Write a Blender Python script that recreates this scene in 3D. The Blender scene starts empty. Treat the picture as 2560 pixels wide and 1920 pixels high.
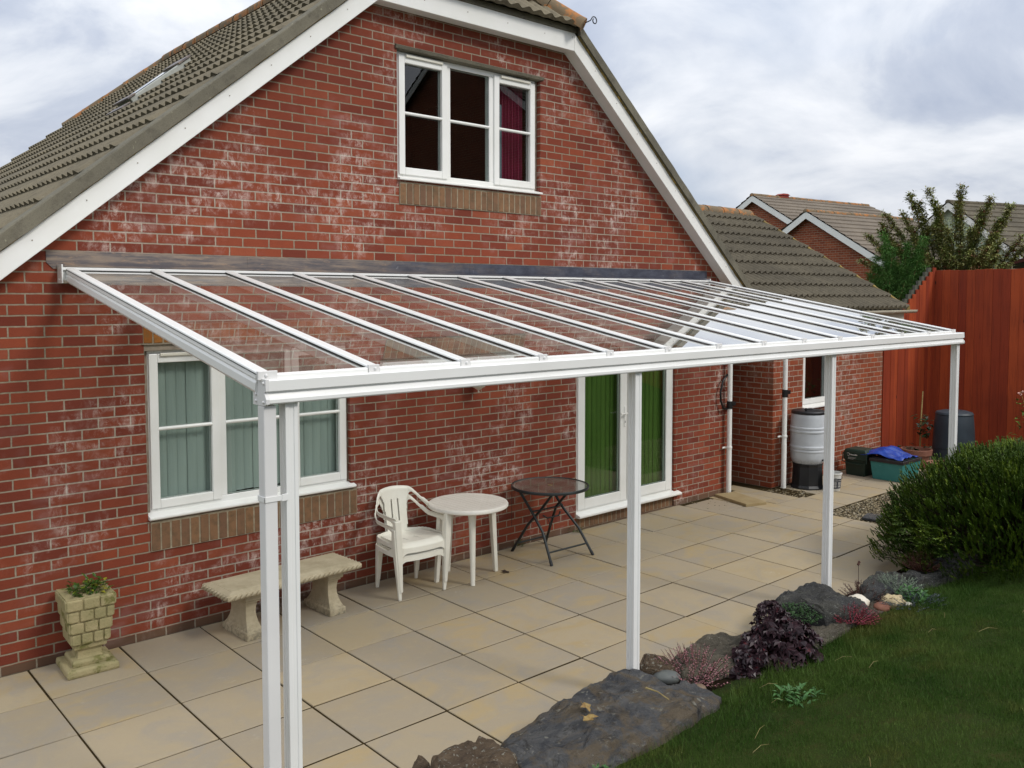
import bpy, math, random
import numpy as np
from mathutils import Vector, Matrix, noise
random.seed(7)
SC = bpy.context.scene
COL = SC.collection
PI = math.pi
R_ = math.radians

# ---------------------------------------------------------------- mesh builder
class MB:
    def __init__(self):
        self.v = []; self.f = []; self.c = []
    def quad(self, a, b, c, d):
        n = len(self.v); self.v += [a, b, c, d]; self.f.append((n, n+1, n+2, n+3))
    def poly(self, pts):
        n = len(self.v); self.v += [tuple(p) for p in pts]; self.f.append(tuple(range(n, n+len(pts))))
    def box(self, x0, x1, y0, y1, z0, z1, M=None):
        p = [(x, y, z) for z in (z0, z1) for y in (y0, y1) for x in (x0, x1)]
        if M is not None: p = [tuple(M @ Vector(q)) for q in p]
        n = len(self.v); self.v += p
        for f in ((0,2,3,1),(4,5,7,6),(0,1,5,4),(2,6,7,3),(0,4,6,2),(1,3,7,5)):
            self.f.append(tuple(n+i for i in f))
    def bar(self, p0, p1, w, h, up=(0,0,1)):
        p0 = Vector(p0); p1 = Vector(p1); d = (p1-p0); L = d.length; d.normalize()
        s = d.cross(Vector(up)).normalized(); u = s.cross(d)
        M = Matrix((s, d, u)).transposed().to_4x4(); M.translation = p0
        self.box(-w/2, w/2, 0, L, -h/2, h/2, M)
    def tube(self, pts, r, n=8, cap=True):
        pts = [Vector(p) for p in pts]; rs = r if isinstance(r, (list, tuple)) else [r]*len(pts)
        base = len(self.v); prev = None
        for i, p in enumerate(pts):
            d = (pts[min(i+1, len(pts)-1)] - pts[max(i-1, 0)]).normalized()
            if prev is None:
                a = Vector((0,0,1)) if abs(d.z) < .9 else Vector((1,0,0)); s = d.cross(a).normalized()
            else: s = (prev - d*prev.dot(d)).normalized()
            prev = s; t = d.cross(s)
            for k in range(n):
                an = 2*PI*k/n; self.v.append(tuple(p + (s*math.cos(an)+t*math.sin(an))*rs[i]))
        for i in range(len(pts)-1):
            for k in range(n):
                a = base+i*n+k; b = base+i*n+(k+1) % n
                self.f.append((a, b, b+n, a+n))
        if cap:
            self.f.append(tuple(base+k for k in range(n))[::-1])
            self.f.append(tuple(base+(len(pts)-1)*n+k for k in range(n)))
    def lathe(self, prof, c=(0,0,0), n=28, sx=1, sy=1):
        base = len(self.v)
        for r, z in prof:
            for k in range(n):
                a = 2*PI*k/n; self.v.append((c[0]+r*math.cos(a)*sx, c[1]+r*math.sin(a)*sy, c[2]+z))
        for i in range(len(prof)-1):
            for k in range(n):
                a = base+i*n+k; b = base+i*n+(k+1) % n
                self.f.append((a, b, b+n, a+n))
        self.f.append(tuple(base+k for k in range(n))[::-1])
        self.f.append(tuple(base+(len(prof)-1)*n+k for k in range(n)))
    def loft(self, secs, c=(0,0)):      # secs: (hx, hy, z[, ox, oy])
        base = len(self.v)
        for s in secs:
            hx, hy, z = s[:3]; ox, oy = (s[3], s[4]) if len(s) > 3 else (0, 0)
            for a, b in ((-1,-1),(1,-1),(1,1),(-1,1)):
                self.v.append((c[0]+ox+a*hx, c[1]+oy+b*hy, z))
        for i in range(len(secs)-1):
            for k in range(4):
                a = base+i*4+k; b = base+i*4+(k+1) % 4; self.f.append((a, b, b+4, a+4))
        self.f.append((base+3, base+2, base+1, base)); m = base+(len(secs)-1)*4
        self.f.append((m, m+1, m+2, m+3))
    def prism(self, poly, axis, a0, a1):   # poly in the two other axes
        n = len(poly); base = len(self.v)
        def P(p, t):
            return {'x': (t, p[0], p[1]), 'y': (p[0], t, p[1]), 'z': (p[0], p[1], t)}[axis]
        self.v += [P(p, a0) for p in poly] + [P(p, a1) for p in poly]
        self.f.append(tuple(base+i for i in range(n))); self.f.append(tuple(base+n+i for i in range(n))[::-1])
        for i in range(n):
            j = (i+1) % n; self.f.append((base+i, base+n+i, base+n+j, base+j))
    def xf(self, M, start=0):
        for i in range(start, len(self.v)): self.v[i] = tuple(M @ Vector(self.v[i]))
        return self
    def build(self, name, mat, parent=None, smooth=False, bevel=0, seg=2, auto=None, solid=0, sub=0, origin=None):
        o = None
        me = bpy.data.meshes.new(name)
        V = self.v
        if parent is not None: L = parent['_L']
        elif origin is not None: L = origin
        else:
            xs = [p[0] for p in V]; ys = [p[1] for p in V]; zs = [p[2] for p in V]
            L = ((min(xs)+max(xs))/2, (min(ys)+max(ys))/2, min(zs))
        me.from_pydata([(p[0]-L[0], p[1]-L[1], p[2]-L[2]) for p in V], [], self.f)
        if self.c:
            ca = me.color_attributes.new('tint', 'FLOAT_COLOR', 'CORNER')
            arr = np.zeros((len(me.loops), 4), dtype=np.float32)
            k = 0
            for fi, f in enumerate(self.f):
                col = self.c[fi]
                for _ in f: arr[k] = (*col, 1); k += 1
            ca.data.foreach_set('color', arr.ravel())
        me.validate(); me.update()
        import bmesh
        bm = bmesh.new(); bm.from_mesh(me); bmesh.ops.recalc_face_normals(bm, faces=bm.faces); bm.to_mesh(me); bm.free()
        if mat: me.materials.append(mat)
        if smooth:
            me.polygons.foreach_set('use_smooth', [True]*len(me.polygons))
            if auto: me.set_sharp_from_angle(angle=R_(auto))
        o = bpy.data.objects.new(name, me); COL.objects.link(o)
        o.location = (0,0,0) if parent is not None else L
        o['_L'] = L
        if parent is not None: o.parent = parent
        if solid:
            m = o.modifiers.new('s', 'SOLIDIFY'); m.thickness = solid; m.offset = 0
        if bevel:
            m = o.modifiers.new('b', 'BEVEL'); m.width = bevel; m.segments = seg; m.limit_method = 'ANGLE'; m.angle_limit = R_(40)
        if sub:
            m = o.modifiers.new('u', 'SUBSURF'); m.levels = sub; m.render_levels = sub
        return o

def thing(name, label, cat, loc, group=None):
    o = bpy.data.objects.new(name, None); COL.objects.link(o); o.location = loc; o['_L'] = tuple(loc)
    o.empty_display_size = .1
    return tag(o, label, cat, group)
def tag(o, label=None, cat=None, group=None, kind=None):
    if label: o['label'] = label
    if cat: o['category'] = cat
    if group: o['group'] = group
    if kind: o['kind'] = kind
    return o
def struct(o): o['kind'] = 'structure'; return o

# ---------------------------------------------------------------- materials
def lin(h):
    if isinstance(h, str):
        h = h.lstrip('#'); h = [int(h[i:i+2], 16)/255 for i in (0, 2, 4)]
        return tuple(c/12.92 if c <= .04045 else ((c+.055)/1.055)**2.4 for c in h) + (1,)
    return tuple(h[:3]) + (1,)
class N:
    def __init__(self, name):
        self.m = bpy.data.materials.new(name); self.m.use_nodes = True
        self.t = self.m.node_tree; self.t.nodes.clear()
        self.out = self.t.nodes.new('ShaderNodeOutputMaterial')
        self.b = self.t.nodes.new('ShaderNodeBsdfPrincipled')
        self.t.links.new(self.b.outputs[0], self.out.inputs[0])
    def n(self, typ, **kw):
        nd = self.t.nodes.new('ShaderNode'+typ)
        for k, v in kw.items():
            if k.startswith('i_'):
                key = k[2:]; key = int(key) if key.isdigit() else key.replace('_', ' ')
                self.put(nd.inputs[key], v)
            else: setattr(nd, k, v)
        return nd
    def put(self, sock, v):
        if isinstance(v, bpy.types.NodeSocket): self.t.links.new(v, sock)
        elif isinstance(v, bpy.types.Node): self.t.links.new(v.outputs[0], sock)
        else: sock.default_value = v
    def noise(self, vec, scale, detail=3, rough=.55, dist=0):
        nd = self.n('TexNoise'); self.put(nd.inputs['Vector'], vec)
        nd.inputs['Scale'].default_value = scale; nd.inputs['Detail'].default_value = detail
        nd.inputs['Roughness'].default_value = rough; nd.inputs['Distortion'].default_value = dist
        return nd.outputs['Fac']
    def ramp(self, fac, stops, interp='LINEAR'):
        nd = self.n('ValToRGB'); self.put(nd.inputs[0], fac); cr = nd.color_ramp; cr.interpolation = interp
        while len(cr.elements) < len(stops): cr.elements.new(.5)
        for e, (p, c) in zip(cr.elements, stops):
            e.position = p; e.color = lin(c) if not isinstance(c, (int, float)) else (c, c, c, 1)
        return nd.outputs[0]
    def mix(self, fac, a, b, mode='MIX'):
        nd = self.n('MixRGB', blend_type=mode); self.put(nd.inputs[0], fac)
        for i, v in ((1, a), (2, b)):
            if isinstance(v, (str, tuple, list)): v = lin(v)
            self.put(nd.inputs[i], v)
        return nd.outputs[0]
    def math(self, op, a, b=0.0, clamp=False):
        nd = self.n('Math', operation=op, use_clamp=clamp); self.put(nd.inputs[0], a); self.put(nd.inputs[1], b)
        return nd.outputs[0]
    def mapr(self, v, a, b, c=0, d=1):
        nd = self.n('MapRange'); self.put(nd.inputs[0], v)
        for i, x in enumerate((a, b, c, d)): nd.inputs[i+1].default_value = x
        return nd.outputs[0]
    def pos(self): return self.n('NewGeometry').outputs['Position']
    def obj(self): return self.n('TexCoord').outputs['Object']
    def scale(self, vec, s, loc=(0,0,0)):
        nd = self.n('Mapping'); self.put(nd.inputs[0], vec); nd.inputs['Scale'].default_value = s; nd.inputs['Location'].default_value = loc
        return nd.outputs[0]
    def bump(self, h, strength=.3, dist=.01):
        nd = self.n('Bump'); self.put(nd.inputs['Height'], h); nd.inputs['Strength'].default_value = strength
        nd.inputs['Distance'].default_value = dist; self.t.links.new(nd.outputs[0], self.b.inputs['Normal'])
    def fin(self, col=None, rough=.6, spec=.5, metal=0):
        if col is not None: self.put(self.b.inputs['Base Color'], lin(col) if isinstance(col, (str, tuple)) else col)
        self.put(self.b.inputs['Roughness'], rough); self.b.inputs['Specular IOR Level'].default_value = spec
        self.b.inputs['Metallic'].default_value = metal
        return self.m

def mottled(name, c1, c2, scale=6, rough=.6, bump=.15, bscale=60, spec=.5, c3=None, s3=20, t3=.62, bdist=.004, world=False, det=4, metal=0):
    n = N(name); p = n.pos() if world else n.obj()
    f = n.noise(p, scale, det)
    col = n.mix(n.mapr(f, .32, .68), c1, c2)
    if c3: col = n.mix(n.mapr(n.noise(p, s3, 4, .65), t3, t3+.08), col, c3)
    if bump: n.bump(n.noise(p, bscale, 4), bump, bdist)
    return n.fin(col, rough, spec, metal)

def brick_mat(name, cols, mortar, eff=1.0, du=-.12, dz=.009, brown=-1, dark=None, patch=None):
    n = N(name); p = n.pos()
    sep = n.n('SeparateXYZ'); n.put(sep.inputs[0], p)
    u = n.math('ADD', n.math('ADD', sep.outputs[0], sep.outputs[1]), du)
    v = n.math('ADD', sep.outputs[2], dz)
    com = n.n('CombineXYZ'); n.put(com.inputs[0], u); n.put(com.inputs[1], v)
    wob = n.n('TexNoise'); n.put(wob.inputs['Vector'], p); wob.inputs['Scale'].default_value = 18; wob.inputs['Detail'].default_value = 3
    w2 = n.n('VectorMath', operation='MULTIPLY_ADD'); n.put(w2.inputs[0], wob.outputs['Color']); w2.inputs[1].default_value = (.006, .006, 0); n.put(w2.inputs[2], com.outputs[0])
    w3 = n.n('VectorMath', operation='SUBTRACT'); n.put(w3.inputs[0], w2.outputs[0]); w3.inputs[1].default_value = (.003, .003, 0)
    br = n.n('TexBrick', offset=.5, offset_frequency=2, squash=1, squash_frequency=2)
    n.put(br.inputs['Vector'], w3.outputs[0]); br.inputs['Scale'].default_value = 1
    br.inputs['Mortar Size'].default_value = .0062; br.inputs['Mortar Smooth'].default_value = .25
    br.inputs['Brick Width'].default_value = .225; br.inputs['Row Height'].default_value = .075
    br.inputs['Color1'].default_value = (0,0,0,1); br.inputs['Color2'].default_value = (1,1,1,1); br.inputs['Mortar'].default_value = (.5,.5,.5,1)
    rnd = br.outputs['Color']; fac = br.outputs['Fac']
    k = len(cols)
    bc = n.ramp(rnd, [(i/(k-1), c) for i, c in enumerate(cols)])
    # drift over the wall, pitting inside a brick
    bc = n.mix(n.mapr(n.noise(p, 9, 4, .7), .35, .75, 0, .3), bc, cols[0])
    bc = n.mix(n.math('MULTIPLY', n.mapr(n.noise(p, 120, 3, .7), .55, .72), .35), bc, '#3a1512')
    if patch: bc = n.mix(n.mapr(n.noise(p, .55, 2), .42, .62, 0, .65), bc, patch)
    if brown > -1:
        bc = n.mix(n.math('LESS_THAN', v, brown), bc, n.mix(rnd, '#5d4536', '#6d5240'))
    mo = n.mix(n.mapr(n.noise(p, 30, 4, .7), .35, .7), mortar, [c*.62 for c in lin(mortar)[:3]])
    col = n.mix(fac, bc, mo)
    if eff > 0:
        big = n.noise(p, .75, 4, .62)
        st = n.noise(n.scale(p, (15, 15, 9)), 1, 8, .82, .5)
        cell = n.noise(n.scale(p, (4.4, 4.4, 12)), 1, 2, .6)
        e = n.math('MULTIPLY', n.mapr(big, .50, .64), n.mapr(st, .47, .60), True)
        e = n.math('MULTIPLY', e, n.mapr(cell, .38, .62), True)
        e = n.math('MULTIPLY', n.math('ADD', e, n.math('MULTIPLY', n.math('MULTIPLY', fac, n.mapr(big, .42, .62)), .35)), eff, True)
        col = n.mix(e, col, '#cdbcb2')
        haze = n.math('MULTIPLY', n.mapr(n.noise(p, 2.1, 3, .6), .52, .72), n.mapr(cell, .4, .65), True)
        col = n.mix(n.math('MULTIPLY', haze, .28*eff), col, '#a88f8d')
    h = n.math('SUBTRACT', n.math('ADD', n.math('MULTIPLY', n.noise(p, 55, 5, .7), .35), n.math('MULTIPLY', rnd, .25)), n.math('MULTIPLY', fac, .9))
    n.bump(h, .75, .006)
    return n.fin(col, .86, .25)

M = {}
M['brick'] = brick_mat('red_brick', ['#6b3124', '#783828', '#8d452d', '#823e2b', '#954f36'], '#90846f', .9, brown=.066, patch='#6a3225')
M['brick2'] = brick_mat('orange_red_brick', ['#7c3c27', '#8b442a', '#994e31', '#86432b', '#855843'], '#ae9b87', .6, du=-.03, brown=.0)
M['brick3'] = brick_mat('plain_brick', ['#7a3d28', '#8a4830', '#965236'], '#a89782', 0)
M['pvc'] = mottled('white_upvc', '#ebebe8', '#e4e4df', 3, .32, .03, 40, .5)
M['pvcw'] = mottled('weathered_upvc', '#e2e0d6', '#cfcabb', 2.2, .38, .03, 40, .5, c3='#b9b19c', s3=9, t3=.66)
M['alu'] = mottled('white_powder_coat', '#e6e6e4', '#dfdfdc', 2, .28, .02, 200, .5)
M['alug'] = mottled('grey_white_powder_coat', '#dcdbd9', '#d3d2d1', 2, .3, .02, 200, .5)
M['skyframe'] = mottled('grey_skylight_frame', '#a9aca6', '#989b94', 6, .5, .05)
M['seal'] = mottled('grey_sealant', '#9a8d7c', '#7d7164', 20, .7, .1)
M['rubber'] = mottled('black_rubber', '#101010', '#1a1a1a', 8, .55, .05)
def tile_mat(name, a, b, c, d):
    n = N(name); p = n.pos()
    col = n.mix(n.mapr(n.noise(p, 1.1, 4), .35, .65), a, b)
    col = n.mix(n.mapr(n.noise(p, 9, 5, .75), .5, .72, 0, .8), col, c)
    col = n.mix(n.mapr(n.noise(n.scale(p, (1, 1, 1)), 34, 3, .6), .68, .73, 0, .75), col, d)
    col = n.mix(n.mapr(n.noise(p, 160, 3, .7), .5, .75, 0, .5), col, '#2b2720')
    n.bump(n.noise(p, 110, 4, .7), .5, .004)
    return n.fin(col, .92, .2)
M['tile'] = tile_mat('concrete_roof_tile', '#6c6556', '#7a715e', '#565044', '#949080')
M['tile2'] = tile_mat('dark_roof_tile', '#554f44', '#635c4e', '#3e3a31', '#837e6e')
M['tile3'] = tile_mat('far_roof_tile', '#6d645a', '#7b7165', '#5a5148', '#847b6d')
M['verge'] = tile_mat('verge_mortar', '#6a665a', '#7c7768', '#57534a', '#a5a28c')
M['ridge'] = mottled('lichened_ridge_tile', '#6b604f', '#7b6850', 5, .9, .5, 70, .2, c3='#a26f45', s3=7, t3=.50, world=True)
M['mossm'] = mottled('mossy_mortar', '#5b5339', '#8b7748', 18, .95, .6, 90, .1, c3='#a58a4a', s3=11, t3=.55, world=True)
def lead():
    n = N('lead_flashing'); p = n.pos(); sep = n.n('SeparateXYZ'); n.put(sep.inputs[0], p)
    g = n.mapr(sep.outputs[0], 2.2, 4.2)
    st = n.noise(n.scale(p, (2.2, 1, 26)), 1, 5, .7)
    a = n.mix(n.mapr(st, .42, .6), '#5f5a5c', '#8f8072')
    a = n.mix(n.mapr(n.noise(n.scale(p, (5, 1, 30)), 1, 4, .8), .56, .7), a, '#b09274')
    b = n.mix(n.mapr(n.noise(n.scale(p, (6, 1, 14)), 1, 4, .7), .4, .7), '#3c3f4b', '#565a66')
    b = n.mix(n.mapr(n.noise(n.scale(p, (26, 1, 9)), 1, 4, .7), .66, .74), b, '#a9abb0')
    n.bump(st, .2, .004)
    return n.fin(n.mix(n.math('ADD', g, n.mapr(n.noise(p, 3), .4, .6, -.2, .2), True), a, b), .5, .4, .25)
M['lead'] = lead()
def soldier(name, a, b, c):
    n = N(name); p = n.pos(); at = n.n('Attribute', attribute_name='tint')
    col = n.mix(at.outputs['Fac'], a, b)
    col = n.mix(n.mapr(n.noise(p, 16, 5, .7), .45, .7, 0, .7), col, c)
    n.bump(n.noise(p, 70, 4, .7), .5, .004)
    return n.fin(col, .88, .25)
M['soldier'] = soldier('brown_sill_brick', '#705442', '#856448', '#554a38')
M['soldier_o'] = soldier('orange_lintel_brick', '#8c5423', '#9c6430', '#6e5a38')
M['mortar'] = mottled('mortar', '#a09580', '#857a66', 24, .95, .4, 90, .1, world=True)
M['conc'] = mottled('pale_cast_stone', '#b3a88f', '#a0957d', 7, .9, .5, 90, .2, c3='#84795f', s3=12, t3=.6)
def bench_mat():
    n = N('cast_stone_bench'); p = n.pos(); o = n.obj(); sep = n.n('SeparateXYZ'); n.put(sep.inputs[0], p)
    col = n.mix(n.mapr(n.noise(p, 5, 5, .7), .35, .7), '#b9ad93', '#a0947a')
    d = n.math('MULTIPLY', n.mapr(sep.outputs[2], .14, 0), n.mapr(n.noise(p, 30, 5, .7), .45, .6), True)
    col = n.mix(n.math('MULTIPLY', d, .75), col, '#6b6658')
    n.bump(n.noise(p, 120, 4, .7), .4, .003)
    return n.fin(col, .9, .2)
M['bench'] = bench_mat()
M['planter'] = mottled('weathered_stone_planter', '#aa9d78', '#918a64', 8, .93, .7, 70, .15, c3='#757246', s3=10, t3=.55, bdist=.008)
def slab_mat():
    n = N('patio_slab'); p = n.pos(); at = n.n('Attribute', attribute_name='tint').outputs['Color']
    sp = n.n('SeparateColor'); n.put(sp.inputs[0], at)
    col = n.mix(sp.outputs[0], '#958a78', '#a5967b')
    f = n.noise(n.scale(p, (1, 1.8, 1)), 1.9, 5, .62, .9)
    col = n.mix(n.math('MULTIPLY', n.mapr(f, .46, .64), sp.outputs[1], True), col, '#a3906c')
    g = n.noise(n.scale(p, (1.2, 1, 1), (7, 3, 0)), 2.3, 5, .65, .8)
    col = n.mix(n.math('MULTIPLY', n.mapr(g, .48, .68), .6, True), col, '#8f8980')
    col = n.mix(n.mapr(n.noise(p, 14, 5, .7), .52, .74, 0, .3), col, '#a99b7d')
    col = n.mix(n.mapr(n.noise(p, 60, 4, .75), .6, .8, 0, .3), col, '#5f5748')
    ws = n.math('MULTIPLY', n.mapr(n.noise(p, 3.3, 3, .6), .66, .74), n.mapr(n.noise(p, 34, 4, .7), .5, .66), True)
    col = n.mix(n.math('MULTIPLY', ws, .5), col, '#c6bfb0')
    n.bump(n.math('ADD', n.noise(p, 26, 5, .7), n.math('MULTIPLY', n.noise(p, 3, 3), .6)), .22, .006)
    return n.fin(col, .8, .3)
M['slab'] = slab_mat()
M['dirt'] = mottled('joint_dirt', '#2b2316', '#40351f', 25, .97, .6, 90, .05, world=True)
M['soil'] = mottled('bed_soil', '#17120c', '#2a2115', 14, .97, .8, 60, .05, world=True, bdist=.02)
def ground_mat(name, a, b, c, s=1.2):
    n = N(name); p = n.pos()
    col = n.mix(n.mapr(n.noise(p, s, 4, .6), .35, .65), a, b)
    col = n.mix(n.mapr(n.noise(p, s*5, 4, .7), .5, .75, 0, .6), col, c)
    n.bump(n.noise(p, 60, 4, .8), .8, .02)
    return n.fin(col, .97, .1)
M['lawn'] = ground_mat('lawn_ground', '#273414', '#333f17', '#443a20')
M['ground'] = ground_mat('far_ground', '#2a3a14', '#37421d', '#3b3420', .3)
def grass_mat():
    n = N('grass_blade'); p = n.pos()
    col = n.mix(n.mapr(n.noise(p, 1.7, 3, .6), .36, .64), '#304c16', '#4a6026')
    col = n.mix(n.mapr(n.noise(p, 1.1, 4, .65), .52, .68, 0, .85), col, '#635c2c')
    col = n.mix(n.mapr(n.noise(p, 45, 2, .5), .6, .75, 0, .55), col, '#5d7c36')
    col = n.mix(n.mapr(n.noise(p, 90, 1, .5), .73, .77, 0, .7), col, '#9a9560')
    n.b.inputs['Roughness'].default_value = .6
    return n.fin(col, .6, .2)
M['grass'] = grass_mat()
def leaf(name, a, b, c=None, s=14, rough=.55, spec=.35, t=.6):
    n = N(name); p = n.pos()
    col = n.mix(n.mapr(n.noise(p, s, 3, .6), .38, .62), a, b)
    if c: col = n.mix(n.mapr(n.noise(p, s*1.7, 2, .5), t, t+.06), col, c)
    return n.fin(col, rough, spec)
def gravel_mat():
    n = N('gravel'); p = n.pos()
    vo = n.n('TexVoronoi', feature='F1'); n.put(vo.inputs['Vector'], p); vo.inputs['Scale'].default_value = 42
    col = n.ramp(vo.outputs['Color'], [(.0, '#5f543d'), (.35, '#8a7b5e'), (.7, '#a1957a'), (1, '#cfc6b2')])
    col = n.mix(n.mapr(vo.outputs['Distance'], .3, .65), col, '#2f281b')
    n.bump(n.math('SUBTRACT', 1.0, vo.outputs['Distance']), .9, .012)
    return n.fin(col, .9, .2)
M['gravel'] = gravel_mat()
def stone(name, a, b, c, lich='#a7a290', t=.66, s=3.2, rust=None):
    n = N(name); p = n.pos()
    col = n.mix(n.mapr(n.noise(n.scale(p, (1, 1.6, 2)), s, 6, .7, .6), .36, .64), a, b)
    col = n.mix(n.mapr(n.noise(p, s*3, 6, .75, .5), .52, .68, 0, .8), col, c)
    if rust: col = n.mix(n.mapr(n.noise(p, 2.2, 4, .6), .58, .68, 0, .6), col, rust)
    col = n.mix(n.mapr(n.noise(p, 11, 5, .8, .4), .60, .68, 0, .55), col, [c*.75 for c in lin(lich)[:3]])
    col = n.mix(n.mapr(n.noise(p, 17, 6, .85), .56, .64, 0, .6), col, '#17150f')
    col = n.mix(n.mapr(n.noise(p, 40, 3, .6), t, t+.03, 0, .8), col, lich)
    h = n.math('ADD', n.noise(n.scale(p, (1, 1.9, 3)), 7, 8, .78, 1.2), n.math('MULTIPLY', n.noise(p, 50, 5, .8), .35))
    n.bump(h, 1.0, .06)
    return n.fin(col, .82, .3)
def slate_mat():
    n = N('blue_grey_slate'); p = n.pos()
    col = n.mix(n.mapr(n.noise(n.scale(p, (1, 1.3, 2)), 5, 8, .72, .9), .38, .62), '#42454b', '#666564')
    col = n.mix(n.mapr(n.noise(p, 3.4, 7, .72, .7), .50, .60, 0, .75), col, '#6f6049')
    col = n.mix(n.mapr(n.noise(n.scale(p, (1.4, 1, 1), (4, 2, 0)), 7, 7, .8, .6), .55, .62, 0, .7), col, '#2a2723')
    col = n.mix(n.mapr(n.noise(n.scale(p, (1, 1, 1), (9, 2, 0)), 13, 5, .75, .4), .62, .66, 0, .65), col, '#8f8c80')
    vo = n.n('TexVoronoi', feature='F1'); n.put(vo.inputs['Vector'], p); vo.inputs['Scale'].default_value = 16
    sp = n.math('MULTIPLY', n.mapr(vo.outputs['Distance'], .28, .2), n.mapr(n.noise(p, 8, 3, .6), .52, .6), True)
    col = n.mix(n.math('MULTIPLY', sp, .7), col, '#9a988c')
    w = n.n('TexNoise'); n.put(w.inputs['Vector'], p); w.inputs['Scale'].default_value = 6; w.inputs['Detail'].default_value = 5
    ad = n.n('VectorMath', operation='MULTIPLY_ADD'); n.put(ad.inputs[0], w.outputs['Color']); ad.inputs[1].default_value = (.25, .25, .25); n.put(ad.inputs[2], p)
    ve = n.n('TexVoronoi', feature='DISTANCE_TO_EDGE'); n.put(ve.inputs['Vector'], n.scale(ad.outputs[0], (1, 2.2, 1))); ve.inputs['Scale'].default_value = 2.1
    cr = n.mapr(ve.outputs['Distance'], .0, .035)
    col = n.mix(n.math('MULTIPLY', n.math('SUBTRACT', 1.0, cr), n.mapr(n.noise(p, 4, 3), .5, .62, 0, .6)), col, '#15140f')
    h = n.math('ADD', n.noise(n.scale(p, (1, 1.9, 3)), 7, 9, .8, 1.2), n.math('ADD', n.math('MULTIPLY', n.noise(p, 50, 5, .8), .35), n.math('MULTIPLY', cr, .10)))
    n.bump(h, 1.0, .05)
    return n.fin(col, .78, .35)
M['slate'] = slate_mat()
M['brownst'] = stone('brown_lichened_rock', '#5d4e40', '#75634e', '#3e3229', '#a19f92', .60)
M['greyst'] = stone('grey_brown_rock', '#5d584d', '#746c5d', '#444038', '#9d998e', .66)
M['darkst'] = stone('dark_mossy_rock', '#424346', '#56554f', '#2e2f29', '#8e8f86', .64)
M['gpeb'] = mottled('grey_pebble', '#4c5050', '#5d605c', 12, .6, .1)
M['bpeb'] = mottled('brown_pebble', '#6d5a48', '#7b6957', 12, .6, .1)
M['wstone'] = mottled('white_quartz', '#d8d2c6', '#c7bda9', 14, .6, .4, 40, c3='#8f7c58', s3=18, t3=.64)
M['cream'] = mottled('cream_stone', '#b9a987', '#9d8c68', 18, .7, .6, 40)
M['terra'] = mottled('terracotta', '#7d5040', '#8b5f4d', 8, .8, .2)
M['black'] = mottled('black_plastic', '#141619', '#1e2023', 5, .45, .05)
M['ironblk'] = mottled('black_metal', '#0c0d0e', '#17191a', 9, .45, .05)
M['tablegrey'] = mottled('dark_grey_steel', '#1d2223', '#2a3031', 9, .45, .06)
M['cream_pl'] = mottled('cream_plastic', '#e8e5d9', '#dedacc', 4, .42, .03, 60, c3='#a9a28c', s3=14, t3=.7)
M['teal'] = mottled('teal_plastic', '#2c7472', '#377f7c', 5, .5, .05, c3='#4c8a84', s3=18, t3=.62)
M['dkgreen'] = mottled('dark_green_plastic', '#10281f', '#163127', 5, .5, .05)
M['dkbrown'] = mottled('dark_lid', '#1d191b', '#2c2527', 10, .6, .1)
M['blue'] = mottled('blue_tarpaulin', '#1240a0', '#0d3284', 4, .4, .1, 30)
M['bluegrey'] = mottled('blue_grey_plastic', '#1f2a33', '#28343d', 5, .55, .05)
M['whitep'] = mottled('white_plastic', '#cfcfca', '#bfbfba', 6, .45, .05)
def butt_mat():
    n = N('light_grey_plastic'); p = n.obj(); sep = n.n('SeparateXYZ'); n.put(sep.inputs[0], p)
    col = n.mix(n.mapr(n.noise(p, 4, 4), .35, .65), '#b0b5ba', '#c0c5c9')
    col = n.mix(n.math('MULTIPLY', n.mapr(n.noise(p, 60, 4, .7), .45, .7), n.mapr(sep.outputs[2], .42, .28), True), col, '#2a2a2a')
    return n.fin(col, .5, .4)
M['butt'] = butt_mat()
def wood(name, a, b, c):
    n = N(name); p = n.pos(); at = n.n('Attribute', attribute_name='tint').outputs['Fac']
    col = n.mix(at, a, b)
    col = n.mix(n.mapr(n.noise(n.scale(p, (30, 30, 1.6)), 1, 5, .7, .4), .48, .7, 0, .55), col, c)
    col = n.mix(n.mapr(n.noise(p, .9, 3), .4, .65, 0, .35), col, c)
    vk = n.n('TexVoronoi', feature='F1'); n.put(vk.inputs['Vector'], n.scale(p, (3.2, 3.2, 1.5))); vk.inputs['Scale'].default_value = 1.3
    col = n.mix(n.mapr(vk.outputs['Distance'], .075, .045, 0, .8), col, '#2a0f0a')
    n.bump(n.noise(n.scale(p, (60, 60, 3)), 1, 4, .7), .3, .004)
    return n.fin(col, .68, .3)
M['fence'] = wood('red_stained_timber', '#86321a', '#ab4b24', '#5c2013')
M['oldwood'] = wood('weathered_timber', '#5a5c52', '#6d6d60', '#3e4038')
M['brownwood'] = wood('brown_timber', '#4a1f16', '#5b2a1d', '#2c1410')
M['render'] = mottled('pale_green_render', '#a9b7a0', '#b5c2ab', 2, .9, .1)
M['fascia'] = mottled('cream_fascia', '#d9d4c2', '#cbc5b0', 3, .5, .03)
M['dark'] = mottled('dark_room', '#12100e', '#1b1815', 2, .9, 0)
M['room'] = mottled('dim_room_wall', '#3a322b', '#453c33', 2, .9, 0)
M['curtain'] = mottled('crimson_curtain', '#7a1038', '#8e1444', 6, .8, .1)
M['sheer'] = mottled('grey_blue_curtain', '#8b98a3', '#7b8893', 6, .8, .1)
def blind_mat(name, a, b):
    n = N(name); at = n.n('Attribute', attribute_name='tint').outputs['Fac']
    return n.fin(n.mix(at, a, b), .75, .2)
M['blindT'] = blind_mat('teal_blind', '#a9b0ac', '#bcc2bd')
M['blindG'] = blind_mat('green_blind', '#4e6a2a', '#5f7b35')
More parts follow.
